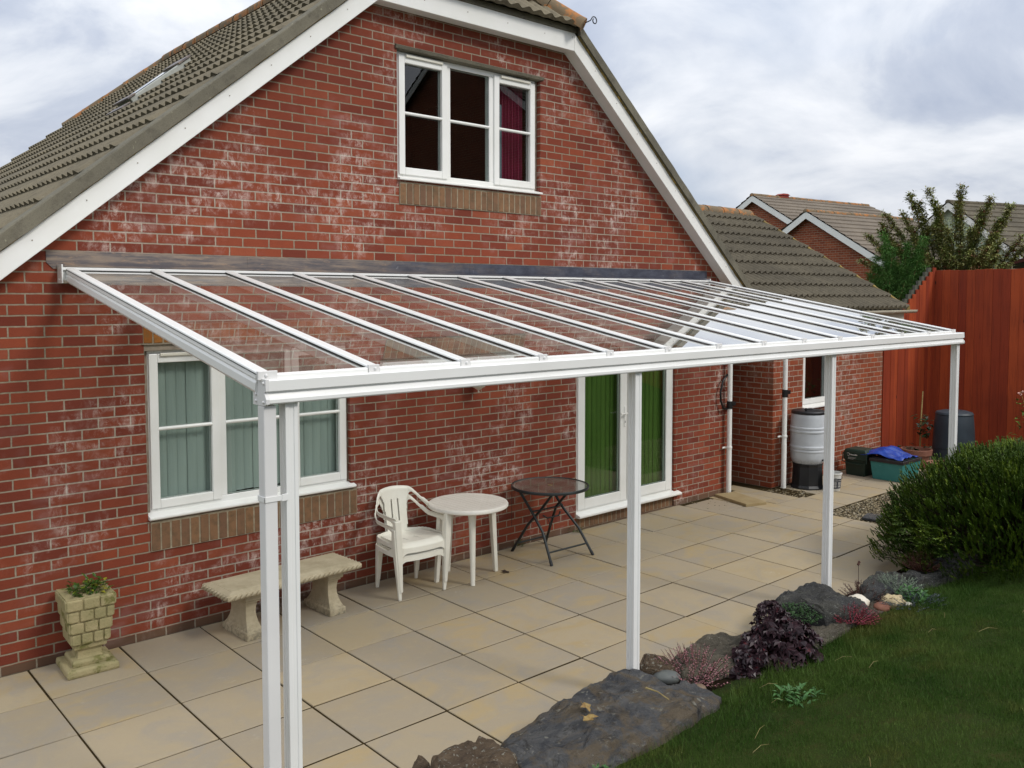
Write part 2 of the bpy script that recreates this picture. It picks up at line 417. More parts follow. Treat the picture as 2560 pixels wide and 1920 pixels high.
def glass(name, tint='#ffffff', ior=1.0, rough=0.0, ref='#ffffff', dirt=0.0):
    n = N(name); n.t.nodes.remove(n.b)
    tr = n.n('BsdfTransparent'); tr.inputs[0].default_value = lin(tint)
    gl = n.n('BsdfGlossy'); gl.inputs['Roughness'].default_value = rough; gl.inputs[0].default_value = lin(ref)
    # Schlick for a thin two-sided sheet: the same from either side
    g = n.n('NewGeometry'); dt = n.n('VectorMath', operation='DOT_PRODUCT'); n.put(dt.inputs[0], g.outputs['Normal']); n.put(dt.inputs[1], g.outputs['Incoming'])
    c1 = n.math('SUBTRACT', 1.0, n.math('ABSOLUTE', dt.outputs['Value']))
    R1 = n.math('ADD', n.math('MULTIPLY', n.math('POWER', c1, 5.0), .96), .04)
    R2 = n.math('DIVIDE', n.math('MULTIPLY', R1, 2.0), n.math('ADD', R1, 1.0))
    mx = n.n('MixShader'); n.put(mx.inputs[0], n.math('MULTIPLY', R2, ior, True)); n.put(mx.inputs[1], tr.outputs[0]); n.put(mx.inputs[2], gl.outputs[0])
    last = mx
    if dirt:
        df = n.n('BsdfDiffuse'); df.inputs[0].default_value = lin('#b9b4a8')
        m2 = n.n('MixShader'); n.put(m2.inputs[0], n.mapr(n.noise(n.scale(n.pos(), (14, 1.6, 1)), 1, 6, .75), .35, .75, dirt*.35, dirt*1.6)); n.put(m2.inputs[1], mx.outputs[0]); n.put(m2.inputs[2], df.outputs[0]); last = m2
    n.t.links.new(last.outputs[0], n.out.inputs[0])
    return n.m
M['glass'] = glass('window_glass', '#dfe8e5', 1.0)
M['glassroof'] = glass('roof_glass', '#f3f5f4', 1.22, .012, dirt=.07)
M['glasstop'] = glass('table_glass', '#6d736f', 1.0, .12, dirt=.12)
M['skyglass'] = glass('skylight_glass', '#4a5055', 1.0)
M['heuch'] = leaf('purple_leaf', '#2a1a20', '#3b2a30', '#561a20', 16, .4, .45, .64)
M['heath'] = leaf('pink_heather', '#8a5a60', '#a87c82', '#5a5a30', 30, .8, .1, .58)
M['stemr'] = leaf('red_brown_stem', '#3a1c16', '#4a2a1e', None, 20)
M['bushl'] = leaf('conifer_green', '#304810', '#52691a', '#74862a', 4, .6, .25, .6)
M['bushd'] = leaf('brown_twig', '#1c130b', '#281b10', None, 20)
M['matg'] = leaf('mat_green', '#17300c', '#244516', None, 30)
M['pinkl'] = leaf('crimson_leaf', '#6b1a2b', '#8b2a40', '#33401a', 30, .5, .3, .6)
M['greyg'] = leaf('silver_green', '#5d6a5c', '#74806c', None, 30)
M['blueg'] = leaf('blue_grey_leaf', '#2b333b', '#394248', None, 30)
M['shrub'] = leaf('olive_leaf', '#7d8a48', '#96935c', '#8f5f48', 7, .45, .4, .6)
M['feather'] = leaf('feathery_green', '#4f7a3a', '#6b944e', '#4c6336', 6, .6, .2, .6)
M['strawstem'] = leaf('straw_stem', '#8d7c50', '#a3925f', None, 20)
M['plantg'] = leaf('pot_plant_green', '#2a4512', '#3c5c1a', '#7d8020', 22, .45, .4, .62)
M['weed'] = leaf('pale_weed', '#33572b', '#47713a', None, 30)
M['rosel'] = leaf('pale_shrub_leaf', '#4d6424', '#627b32', '#b98f7a', 14, .5, .3, .66)
M['deadleaf'] = leaf('dead_leaf', '#8f7a4a', '#7a5f33', None, 40)
M['purpfl'] = leaf('purple_flower', '#6a4a9a', '#7a5aaa', None, 40)
# ================================================================ camera, light, sky
cam = bpy.data.cameras.new('camera'); co = bpy.data.objects.new('camera', cam); COL.objects.link(co)
yaw, pit, rol = .72476375, -.05614298, -.00026141
fw = Vector((math.sin(yaw)*math.cos(pit), math.cos(yaw)*math.cos(pit), math.sin(pit)))
rt = fw.cross(Vector((0,0,1))).normalized(); up = rt.cross(fw)
r2 = rt*math.cos(rol)+up*math.sin(rol); u2 = -rt*math.sin(rol)+up*math.cos(rol)
mw = Matrix((r2, u2, -fw)).transposed().to_4x4(); mw.translation = (-1.25771, -6.69111, 2.59476)
co.matrix_world = mw
cam.sensor_width = 36; cam.lens = 2185.937/2560*36
cam.shift_x = 4.7824/2560; cam.shift_y = -95.5708/2560
cam.clip_start = .05; cam.clip_end = 600
SC.camera = co

SUN_EL, SUN_AZ = 42, 158       # azimuth clockwise from +Y
sd = bpy.data.lights.new('sun', 'SUN'); so = bpy.data.objects.new('sun', sd); COL.objects.link(so)
sd.energy = 1.5; sd.angle = R_(14); sd.color = (1, .95, .88)
el, az = R_(SUN_EL), R_(SUN_AZ)
sv = Vector((math.sin(az)*math.cos(el), math.cos(az)*math.cos(el), math.sin(el)))
so.rotation_euler = (-sv).to_track_quat('-Z', 'Y').to_euler(); so.location = sv*30

w = bpy.data.worlds.new('World'); SC.world = w; w.use_nodes = True
t = w.node_tree; t.nodes.clear()
def wn(typ, **kw):
    nd = t.nodes.new('ShaderNode'+typ)
    for k, v in kw.items(): setattr(nd, k, v)
    return nd
L_ = t.links.new
out = wn('OutputWorld'); bg = wn('Background'); bg.inputs[1].default_value = .1; L_(bg.outputs[0], out.inputs[0])
sky = wn('TexSky', sky_type='NISHITA', sun_disc=False, sun_elevation=el, sun_rotation=az); sky.dust_density = 1.2
tc = wn('TexCoord'); mp = wn('Mapping'); L_(tc.outputs['Generated'], mp.inputs[0])
sepw = wn('SeparateXYZ'); L_(tc.outputs['Generated'], sepw.inputs[0])
# clouds lie in a sheet: divide the direction by its height
zc = wn('Math', operation='MAXIMUM'); L_(sepw.outputs[2], zc.inputs[0]); zc.inputs[1].default_value = 0
za = wn('Math', operation='ADD'); L_(zc.outputs[0], za.inputs[0]); za.inputs[1].default_value = .34
dv = wn('VectorMath', operation='DIVIDE'); cb = wn('CombineXYZ')
for i in range(3): L_(za.outputs[0], cb.inputs[i])
L_(tc.outputs['Generated'], dv.inputs[0]); L_(cb.outputs[0], dv.inputs[1])
mp = wn('Mapping'); L_(dv.outputs[0], mp.inputs[0]); mp.inputs['Location'].default_value = (2.3, .7, 0); mp.inputs['Scale'].default_value = (1, 1, .6)
n1 = wn('TexNoise'); L_(mp.outputs[0], n1.inputs['Vector']); n1.inputs['Scale'].default_value = 2.1; n1.inputs['Detail'].default_value = 7; n1.inputs['Roughness'].default_value = .56; n1.inputs['Distortion'].default_value = .5
n2 = wn('TexNoise'); L_(mp.outputs[0], n2.inputs['Vector']); n2.inputs['Scale'].default_value = .7; n2.inputs['Detail'].default_value = 5; n2.inputs['Roughness'].default_value = .5
def wramp(src, stops):
    r = wn('ValToRGB'); L_(src, r.inputs[0]); cr = r.color_ramp
    while len(cr.elements) < len(stops): cr.elements.new(.5)
    for e, (p, c) in zip(cr.elements, stops): e.position = p; e.color = (*c, 1)
    return r.outputs[0]
cloud = wramp(n1.outputs['Fac'], [(.36, (4.3, 4.85, 6.0)), (.46, (5.2, 5.7, 6.7)), (.54, (6.6, 7.0, 7.7)), (.70, (8.6, 8.8, 9.2))])
cov = wramp(n2.outputs['Fac'], [(.30, (0, 0, 0)), (.44, (1, 1, 1))])
mix = wn('MixRGB'); L_(cov, mix.inputs[0]); L_(cloud, mix.inputs[2])
# the clear gaps: Nishita blue seen through thin veil
veil = wn('MixRGB'); veil.inputs[0].default_value = .68; L_(sky.outputs[0], veil.inputs[1]); veil.inputs[2].default_value = (4.0, 4.9, 6.7, 1)
L_(veil.outputs[0], mix.inputs[1])
# brighter overhead, as under any overcast
zb = wn('ValToRGB'); L_(sepw.outputs[2], zb.inputs[0]); cr_ = zb.color_ramp
while len(cr_.elements) < 4: cr_.elements.new(.5)
for e_, (p_, v_) in zip(cr_.elements, ((0, .34), (.14, .41), (.36, .5), (1, 1.0))): e_.position = p_; e_.color = (v_, v_, v_, 1)
ml = wn('VectorMath', operation='SCALE'); L_(mix.outputs[0], ml.inputs[0]); zs = wn('Math', operation='MULTIPLY'); L_(zb.outputs[0], zs.inputs[0]); zs.inputs[1].default_value = 2.1; L_(zs.outputs[0], ml.inputs['Scale'])
# the high overcast is whiter than the band near the horizon
wt = wn('MapRange'); L_(sepw.outputs[2], wt.inputs[0]); wt.inputs[1].default_value = .30; wt.inputs[2].default_value = .7
wm = wn('MixRGB', blend_type='MULTIPLY'); wm.inputs[0].default_value = 1
wc = wn('MixRGB'); L_(wt.outputs[0], wc.inputs[0]); wc.inputs[1].default_value = (1, 1, 1, 1); wc.inputs[2].default_value = (1.03, .99, .90, 1)
L_(ml.outputs[0], wm.inputs[1]); L_(wc.outputs[0], wm.inputs[2]); L_(wm.outputs[0], bg.inputs[0])
SC.view_settings.view_transform = 'Standard'; SC.view_settings.look = 'None'; SC.view_settings.exposure = 0.34; SC.view_settings.gamma = 1
SC.cycles.max_bounces = 10; SC.cycles.transparent_max_bounces = 16; SC.cycles.glossy_bounces = 5
SC.cycles.use_adaptive_sampling = True

# ================================================================ ground
def grid_mesh(x0, x1, nx, y0, y1, ny, zf):
    mb = MB()
    for j in range(ny+1):
        for i in range(nx+1):
            x = x0+(x1-x0)*i/nx; y = y0+(y1-y0)*j/ny; mb.v.append((x, y, zf(x, y)))
    for j in range(ny):
        for i in range(nx):
            a = j*(nx+1)+i; mb.f.append((a, a+1, a+nx+2, a+nx+1))
    return mb
mb = MB(); mb.quad((-250,-250,-.30), (350,-250,-.30), (350,350,-.30), (-250,350,-.30))
struct(mb.build('ground', M['ground'], origin=(0,0,0)))
def lawn_z(x, y):
    d = max(0, -3.42-y); z = .075+.21*d
    if d > 3.6: z = .831+.03*(d-3.6)
    return z+.025*noise.noise(Vector((x*1.3, y*1.3, 0))) - max(0, x-8.6)*0
mb = grid_mesh(-9, 14.2, 120, -14, -3.34, 70, lambda x, y: lawn_z(x, y)+(-.12 if y > -3.36 else 0))
struct(mb.build('lawn', M['lawn'], smooth=True, origin=(0,0,0)))
# soil bed between the edging stones and the lawn
mb = grid_mesh(1.2, 9.4, 110, -3.75, -3.02, 14, lambda x, y: .02+.075*math.sin(max(0, min(1, (-3.02-y)/.6))*PI/2)+.02*noise.noise(Vector((x*4, y*4, 1)))-(.06 if y > -3.05 else 0)-(.1 if x > 9.2 else 0))
struct(mb.build('soil', M['soil'], smooth=True, origin=(0,0,0)))
# patio: bed of dirt, slabs as real slabs with open joints
mb = MB(); mb.box(-5, 8.43, -3.6, 0, -.25, -.0062); mb.box(8.43, 12.45, -1.41, .35, -.25, -.0066)
mb.box(8.6, 9.25, .35, 3, -.25, -.007)
struct(mb.build('patio_bed', M['dirt'], origin=(0,0,0)))
xs = [.1749+.6074*i for i in range(-8, 15)]
ys = [-.012, -.601, -1.2075, -1.8134, -2.414, -3.03, -3.6]
mb = MB(); rs = random.Random(3)
def slab(x0, x1, y0, y1, z=0, g=(.005, .005)):
    tint = (rs.random(), rs.choice([.1, .25, .4, .6, 1.0, 1.0]), 0)
    x0 += g[0]+rs.uniform(-.0015, .002); x1 -= g[0]+rs.uniform(-.0015, .002); y0 += g[1]+rs.uniform(-.001, .002); y1 -= g[1]+rs.uniform(-.001, .002)
    dz = rs.uniform(-.002, .002)+z; b = .003
    tx = rs.uniform(-.0015, .0015)
    s = [(x0, x1, y0, y1, -.05), (x0, x1, y0, y1, dz-b), (x0+b, x1-b, y0+b, y1-b, dz)]
    base = len(mb.v)
    for a, c, d, e, zz in s: mb.v += [(a, d, zz-tx), (c, d, zz+tx), (c, e, zz+tx), (a, e, zz-tx)]
    for i in range(2):
        for k in range(4):
            p = base+i*4+k; q = base+i*4+(k+1) % 4; mb.f.append((p, q, q+4, p+4)); mb.c.append(tint)
    mb.f.append((base+8, base+9, base+10, base+11)); mb.c.append(tint)
for j in range(6):
    for i in range(len(xs)-1):
        x0, x1 = xs[i], xs[i+1]
        gx = .0062 if i < 13 else .005
        if x1 > 8.3: x1 = 8.42
        gy = .0066
        y0, y1 = ys[j+1], ys[j]
        if j == 4: y1 -= .004
        if j == 0 and 6.9 < x0 < 8.0:
            y1 = -.10
        if j == 0 and x0 > 7.9: continue
        slab(x0, x1, y0, y1, 0, (gx, gy))
    # the corner slabs by the downpipe
slab(7.47+.0, 8.03, -.601, -.09)
# path strip to the outbuilding
for (x0, x1, y0, y1) in [(8.08, 8.68, -.60, -.02), (8.42, 9.03, -1.40, -.80), (9.03, 9.64, -1.40, -.84), (9.64, 10.25, -1.40, -.84), (10.25, 10.86, -1.40, -.84),
        (9.95, 10.55, -.84, -.28), (10.55, 11.15, -.84, -.28), (10.86, 11.47, -1.40, -.84), (11.15, 11.75, -.84, -.28), (11.47, 12.07, -1.40, -.84), (11.75, 12.35, -.84, -.28), (8.68, 8.95, -.80, .2), (9.3, 9.95, -.84, -.30)]:
    slab(x0, x1, y0, y1)
slab(8.42, 8.68, -.80, -.60)
p_ = mb.build('patio', M['slab'], origin=(0,0,0)); struct(p_)
# gravel: displaced bed
def gz(x, y): return -.012+.012*noise.noise(Vector((x*25, y*25, 0)))+.01*noise.noise(Vector((x*7, y*7, 3)))
mb = grid_mesh(8.41, 12.6, 170, -3.5, -1.41, 90, gz); nv = len(mb.v)
g2_ = grid_mesh(8.9, 9.95, 60, -.86, -.2, 40, gz); mb.v += g2_.v; mb.f += [tuple(i+nv for i in f) for f in g2_.f]; nv = len(mb.v)
g3_ = grid_mesh(7.45, 8.6, 60, -.62, .0, 36, lambda x, y: gz(x, y)-.004); mb.v += g3_.v; mb.f += [tuple(i+nv for i in f) for f in g3_.f]; nv = len(mb.v)
g4_ = grid_mesh(12.4, 14.3, 40, -3.5, -.2, 60, lambda x, y: gz(x, y)+.01); mb.v += g4_.v; mb.f += [tuple(i+nv for i in f) for f in g4_.f]
rs2 = random.Random(5)
for _ in range(2600):
    k = rs2.random()
    if k < .7: x, y = rs2.uniform(8.45, 11.2), rs2.uniform(-2.9, -1.45)
    elif k < .9: x, y = rs2.uniform(8.95, 9.5), rs2.uniform(-.8, -.28)
    else: x, y = rs2.uniform(7.55, 8.4), rs2.uniform(-.6, -.05)
    r = rs2.uniform(.006, .016); z = gz(x, y)+r*.3; a = rs2.uniform(0, PI)
    c, s = math.cos(a)*r, math.sin(a)*r; h = r*.6
    b = len(mb.v)
    mb.v += [(x+c*1.5, y+s*1.5, z), (x-s, y+c, z), (x-c*1.5, y-s*1.5, z), (x+s, y-c, z), (x, y, z+h), (x, y, z-h)]
    for q in range(4): mb.f.append((b+q, b+(q+1) % 4, b+4))
o = mb.build('gravel', M['gravel'], origin=(0,0,0)); tag(o, kind='stuff')
tag(o, 'pale gravel bed in the gaps beside the patio slabs', 'gravel')

# ================================================================ shared builders
def wall_face(mb, outer, holes, y, rev=None, plane='y'):
    """planar wall with rectangular openings, in x-z at y; reveals go back by rev"""
    import bmesh
    bm = bmesh.new()
    def ring(pts):
        vs = [bm.verts.new((p[0], y, p[1])) for p in pts]
        for i in range(len(vs)): bm.edges.new((vs[i], vs[(i+1) % len(vs)]))
    ring(outer)
    for (x0, x1, z0, z1) in holes: ring([(x0, z0), (x1, z0), (x1, z1), (x0, z1)])
    bmesh.ops.triangle_fill(bm, edges=bm.edges[:], use_beauty=True, use_dissolve=False)
    bm.verts.index_update(); b = len(mb.v); mb.v += [tuple(v.co) for v in bm.verts]
    for f in bm.faces: mb.f.append(tuple(b+v.index for v in f.verts))
    bm.free()
    if rev:
        for (x0, x1, z0, z1) in holes:
            for (a, b_) in (((x0, z0), (x0, z1)), ((x0, z1), (x1, z1)), ((x1, z1), (x1, z0)), ((x1, z0), (x0, z0))):
                mb.quad((a[0], y, a[1]), (b_[0], y, b_[1]), (b_[0], y+rev, b_[1]), (a[0], y+rev, a[1]))

def tile_roof(mb, O, U, V, width, nrow, gauge=.333, P=.15, ns=6, clip=None, roll=.022, lip=.03, phase=0):
    O, U, V = Vector(O), Vector(U).normalized(), Vector(V).normalized(); Nn = U.cross(V)
    if Nn.z < 0: Nn = -Nn
    m = int(width/P*ns); du = width/m
    def prof(u):
        q = (u/P+phase) % 1.0
        return roll*(math.sin(q*PI)**2 if q < 1 else 0) if True else 0
    for k in range(nrow):
        ju = noise.noise(Vector((k*3.1, 0, 0)))*.01
        rows = []
        for (v, h, pf) in ((k*gauge, 0.0, .35), (k*gauge-.006, lip, 1), ((k+1)*gauge+.0, .004, 1)):
            b = len(mb.v)
            for i in range(m+1):
                u = i*du; jj = .004*noise.noise(Vector((u*2.2, k*1.7, v)))
                p = O+U*u+V*(v+jj+ju*0)+Nn*(h+prof(u)*pf+jj*.5); mb.v.append(tuple(p))
            rows.append(b)
        for a, b in ((rows[0], rows[1]), (rows[1], rows[2])):
            for i in range(m):
                if clip:
                    c = O+U*((i+.5)*du)+V*((k+.5)*gauge)
                    if not clip(c, k, i): continue
                mb.f.append((a+i, a+i+1, b+i+1, b+i))
def clean(mb):
    used = sorted({i for f in mb.f for i in f}); mp_ = {o: n for n, o in enumerate(used)}
    mb.v = [mb.v[i] for i in used]; mb.f = [tuple(mp_[i] for i in f) for f in mb.f]
def ridge_tiles(mb, p0, p1, r=.12, step=.45):
    p0, p1 = Vector(p0), Vector(p1); L = (p1-p0).length; n = max(1, round(L/step)); d = (p1-p0)/n
    for i in range(n):
        a = p0+d*i; b = p0+d*(i+.985)
        j = noise.noise(Vector((i*2.3, r, 0)))*.012
        s = d.normalized().cross(Vector((0,0,1))).normalized(); u = s.cross(d.normalized())
        base = len(mb.v); seg = 10
        for q, rr in ((a, r), (a+d*.12, r*.97), (b, r*.97)):
            for k in range(seg+1):
                an = PI*(-.08+1.16*k/seg); mb.v.append(tuple(q+s*math.cos(an)*rr*1.15+u*(math.sin(an)*rr-.045+j)))
        for e in range(2):
            for k in range(seg): mb.f.append((base+e*(seg+1)+k, base+e*(seg+1)+k+1, base+(e+1)*(seg+1)+k+1, base+(e+1)*(seg+1)+k))
        if i == 0: mb.f.append(tuple(base+k for k in range(seg+1)))
        if i == n-1: mb.f.append(tuple(base+2*(seg+1)+k for k in range(seg+1)))
def soldiers(name, x0, x1, z0, z1, y0, mat, parent, nose=0, w=.075):
    n = round((x1-x0)/w); w = (x1-x0)/n; mb = MB(); rr = random.Random(int(x0*100)+int(z0*10))
    for i in range(n):
        j = rr.uniform(-.002, .002); a = x0+i*w+.005+j; b = x0+(i+1)*w-.005+j; t_ = rr.random()
        dy = rr.uniform(-.002, .002)
        if nose:
            pr = [(y0+dy, z0+.004), (y0+dy, z1-.035), (y0+dy+.007, z1-.016), (y0+dy+.022, z1-.004), (y0+.1, z1+.012), (y0+.1, z0+.004)]
        else: pr = [(y0+dy, z0+.004), (y0+dy, z1-.004), (y0+.1, z1-.004), (y0+.1, z0+.004)]
        nf = len(mb.f); mb.prism(pr, 'x', a, b); mb.c += [(t_, t_, t_)]*(len(mb.f)-nf)
    o = mb.build(name, mat, parent, bevel=.003, seg=1)
    mb = MB(); mb.box(x0, x1, y0+.0035, y0+.099, z0, z1-(.012 if nose else .001))
    mb.build('mortar_joint', M['mortar'], o)
    return o
def frame_rect(mb, x0, x1, z0, z1, t, y0, y1):
    mb.box(x0, x0+t, y0, y1, z0, z1); mb.box(x1-t, x1, y0, y1, z0, z1)
    mb.box(x0+t, x1-t, y0, y1, z0, z0+t); mb.box(x0+t, x1-t, y0, y1, z1-t, z1)
def window(parent, x0, x1, z0, z1, y, lights, barz=None, vents=(), mat='pvc', name='window'):
    """lights: (lx0, lx1, casement?) outer edges; frame front face at y"""
    mb = MB(); T = .05
    frame_rect(mb, x0, x1, z0, z1, T, y, y+.07)
    for i in range(len(lights)-1):
        m = (lights[i][1]+lights[i+1][0])/2; mb.box(m-.028, m+.028, y+.002, y+.07, z0+T, z1-T)
    f = mb.build(name, M[mat], parent, bevel=.005)
    for li, (a, b, cs) in enumerate(lights):
        if cs:
            c0, c1 = z0+.028, z1-.028; mb = MB(); frame_rect(mb, a, b, c0, c1, .068, y-.016, y+.05)
            mb.build('casement', M[mat], f, bevel=.006)
            pa = (a+.066, b-.066, c0+.066, c1-.066)
        else: pa = (a, b, z0+T, z1-T)
        mb = MB(); mb.quad((pa[0]-.004, y+.024, pa[2]-.004), (pa[1]+.004, y+.024, pa[2]-.004), (pa[1]+.004, y+.024, pa[3]+.004), (pa[0]-.004, y+.024, pa[3]+.004))
        mb.build('pane', M['glass'], f)
        mb = MB(); yy = y+.010; frame_rect(mb, pa[0]-.003, pa[1]+.003, pa[2]-.003, pa[3]+.003, .006, yy+.006, yy+.012); mb.build('gasket', M['rubber'], f)
        if barz:
            mb = MB(); yb = y-(.014 if cs else -.002)
            mb.tube([(pa[0]-.002, yb+.012, barz), (pa[1]+.002, yb+.012, barz)], .0145, 10); mb.build('glazing_bar', M[mat], f, smooth=True, auto=50)
    for (a, b) in vents:
        mb = MB(); mb.box(a, b, y-.034, y-.012, z1-.046, z1-.022); mb.build('trickle_vent', M['pvcw'], f, bevel=.004)
    return f
def blinds(parent, x0, x1, z0, z1, y, mat, w=.089):
    mb = MB(); n = int((x1-x0)/(w*.88)); rr = random.Random(int(x0*37))
    for i in range(n+1):
        a = x0+i*w*.88; an = rr.uniform(.05, .16); t_ = rr.uniform(0, 1); top = z1; bot = z0+rr.uniform(0, .012)
        seg = 4
        for k in range(seg):
            u0, u1 = k/seg, (k+1)/seg
            f = lambda u: (a+u*w*math.cos(an), y+u*w*math.sin(an)-.008*math.sin(u*PI))
            p, q = f(u0), f(u1); mb.quad((p[0], p[1], bot), (q[0], q[1], bot), (q[0], q[1], top), (p[0], p[1], top)); mb.c.append((t_*.5+u0*.5,)*3)
    return mb.build('vertical_blind', mat, parent)
def room(parent, x0, x1, z0, z1, y0, dep, mat):
    mb = MB(); b = [(x0, z0), (x1, z0), (x1, z1), (x0, z1)]
    for i in range(4):
        p, q = b[i], b[(i+1) % 4]; mb.quad((p[0], y0, p[1]), (q[0], y0, q[1]), (q[0], y0+dep, q[1]), (p[0], y0+dep, p[1]))
    mb.quad(*[(p[0], y0+dep, p[1]) for p in b]); return mb.build('room', mat, parent)

# ================================================================ the brick house
H = thing('brick_house', 'red brick gabled house with half hipped tiled roof and white bargeboards behind the canopy', 'house', (4.225, 0, 0))
SL = .8325
bx = (.06, 2.705)
def zb_(x): return 2.705+SL*(min(x, 8.45-x)-.06)      # underside of bargeboard
def zr_(x): return 2.945+.835*min(x, 8.45-x)           # roof surface
XC = 4.225; XF0, XF1, ZF = 3.015, 5.435, 5.165
UP = (3.30, 5.09, 3.664, 4.85); LO = (1.018, 2.778, .905, 2.241); DO = (5.645, 7.385, .13, 2.241)
mb = MB()
outer = [(-.15, -.2), (8.6, -.2), (8.6, zb_(8.6)+.05), (XF1+.02, ZF+.06), (XF0-.02, ZF+.06), (-.15, zb_(-.15)+.05)]
wall_face(mb, outer, [UP, LO, (DO[0], DO[1], .0005, DO[3])], 0, .11)
for x in (-.15, 8.6): mb.quad((x, 0, -.2), (x, 9, -.2), (x, 9, 2.6), (x, 0, 2.6))
mb.poly([(-.15, 9, -.2), (8.6, 9, -.2), (8.6, 9, 2.6), (XF1, 9, ZF+.1), (XF0, 9, ZF+.1), (-.15, 9, 2.6)])
mb.build('wall', M['brick'], H)
# openings
soldiers('sill_bricks', 1.033, 2.833, .666, .905, -.014, M['soldier'], H, 1)
soldiers('sill_bricks', 3.316, 5.092, 3.441, 3.655, -.014, M['soldier'], H, 1)
soldiers('lintel_bricks', 1.01, 2.80, 2.243, 2.391, -.006, M['soldier_o'], H)
soldiers('lintel_bricks', 5.63, 7.42, 2.243, 2.391, -.006, M['soldier_o'], H)
mb = MB(); mb.box(1.0, 2.8, -.012, .05, 2.236, 2.242); mb.box(1.02, 2.776, .006, .05, 2.19, 2.236); mb.build('steel_lintel', M['seal'], H)
mb = MB(); mb.box(5.62, 7.41, -.012, .05, 2.236, 2.242); mb.build('steel_lintel', M['seal'], H)
mb = MB(); mb.prism([(-.03, 4.862), (-.018, 4.835), (.05, 4.828), (.05, 4.868), (0, 4.875)], 'x', 3.28, 5.12); mb.build('lead_drip', M['verge'], H)
f = window(H, 1.05, 2.765, .95, 2.19, .045, [(1.058, 1.607, 1), (1.662, 2.183, 0), (2.236, 2.757, 1)], 1.588, [(1.14, 1.50), (2.32, 2.66)])
mb = MB(); mb.prism([(-.042, .915), (-.042, .93), (.05, .955), (.05, .91), (-.03, .906)], 'x', 1.02, 2.812); mb.build('window_sill', M['pvc'], f, bevel=.003)
for a_, b_ in ((1.02, 1.05), (2.765, 2.778)): mb = MB(); mb.box(a_, b_, .05, .07, .95, 2.2); mb.build('sealant', M['seal'], f)
blinds(f, 1.06, 2.76, 1.0, 2.14, .125, M['blindT'])
room(H, 1.02, 2.776, .90, 2.24, .112, .5, M['room'])
f = window(H, 3.335, 5.055, 3.69, 4.828, .05, [(3.345, 3.905, 1), (3.94, 4.44, 0), (4.49, 5.047, 1)], 4.28, [(3.42, 3.84), (4.57, 4.97)])
mb = MB(); mb.prism([(-.042, 3.658), (-.042, 3.675), (.05, 3.698), (.05, 3.66)], 'x', 3.30, 5.088); mb.build('window_sill', M['pvc'], f, bevel=.003)
for a_, b_ in ((5.055, 5.086), (3.303, 3.335)): mb = MB(); mb.box(a_, b_, .055, .09, 3.69, 4.84); mb.build('sealant', M['seal'], f)
room(H, 3.302, 5.088, 3.60, 4.86, .112, 2.2, M['dark'])
mb = MB()
for i in range(40):
    a, b = 4.68+i*.008, 4.68+(i+1)*.008; g = lambda x: .17+.02*math.sin(x*140)
    mb.quad((a, g(a), 3.7), (b, g(b), 3.7), (b, g(b), 4.8), (a, g(a), 4.8))
mb.build('crimson_curtain', M['curtain'], H, smooth=True)
mb = MB()
for i in range(12):
    a, b = 4.605+i*.007, 4.605+(i+1)*.007; g = lambda x: .15+.012*math.sin(x*160)
    mb.quad((a, g(a), 3.7), (b, g(b), 3.7), (b, g(b), 4.55), (a, g(a), 4.55))
mb.build('grey_curtain', M['sheer'], H, smooth=True)
# french doors
mb = MB(); frame_rect(mb, 5.648, 7.382, .185, 2.236, .05, .03, .10); D_ = mb.build('door_frame', M['pvc'], H, bevel=.005)
mb = MB(); mb.prism([(-.06, .145), (-.06, .165), (.03, .19), (.05, .19), (.05, .14), (-.05, .135)], 'x', 5.645, 7.47); mb.build('door_sill', M['pvc'], D_, bevel=.003)
soldiers('threshold_bricks', 5.66, 7.40, .0, .128, .022, M['soldier'], H, 0)
for (a, b, hnd) in ((5.685, 6.505, 1), (6.52, 7.348, 0)):
    mb = MB(); frame_rect(mb, a, b, .215, 2.205, .112, .012, .07); Lf = mb.build('door_leaf', M['pvc'], H, bevel=.006)
    mb = MB(); mb.quad((a+.108, .047, .323), (b-.108, .047, .323), (b-.108, .047, 2.095), (a+.108, .047, 2.095)); mb.build('pane', M['glass'], Lf)
    mb = MB(); frame_rect(mb, a+.109, b-.109, .324, 2.096, .006, .030, .040); mb.build('gasket', M['rubber'], Lf)
    if hnd:
        x = 6.462; mb = MB(); mb.box(x-.014, x+.014, .002, .012, 1.08, 1.32); mb.box(x-.009, x+.009, -.03, .004, 1.232, 1.25); mb.box(x-.115, x+.009, -.042, -.028, 1.233, 1.249)
        mb.build('handle', M['pvc'], Lf, bevel=.004)
        mb = MB(); mb.box(x-.003, x+.003, -.0005, .004, 1.125, 1.15); mb.build('keyhole', M['rubber'], Lf)
blinds(H, 5.70, 7.33, .30, 2.15, .115, M['blindG'])
room(H, 5.65, 7.38, .14, 2.24, .112, .6, M['room'])
# bargeboards with soffits
def barge(pts, soff):
    mb = MB(); mb.prism(pts, 'y', -.155, -.130); o = mb.build('bargeboard', M['pvc'], H, bevel=.004)
    mb = MB(); (a, b) = soff; mb.quad((a[0], -.131, a[1]+.012), (b[0], -.131, b[1]+.012), (b[0], .0, b[1]+.012), (a[0], .0, a[1]+.012)); mb.build('soffit', M['pvc'], o)
    return o
hB = .185
for sgn in (0, 1):
    X = lambda x: x if not sgn else 8.45-x
    a = (X(-.46), zb_(-.46)); b = (X(XF0), ZF)
    o = barge([a, b, (b[0], ZF+hB), (a[0], a[1]+hB)], (a, b))
    for k in range(9):
        x = .25+k*.35; z = zb_(x)+.11; mb = MB(); mb.lathe([(.0045, 0), (.0045, .003), (0.001, .004)], (0, 0, 0), 8); mb.xf(Matrix.Translation((X(x), -.156, z)) @ Matrix.Rotation(PI/2, 4, 'X')); mb.build('nail_cover', M['seal'], o)
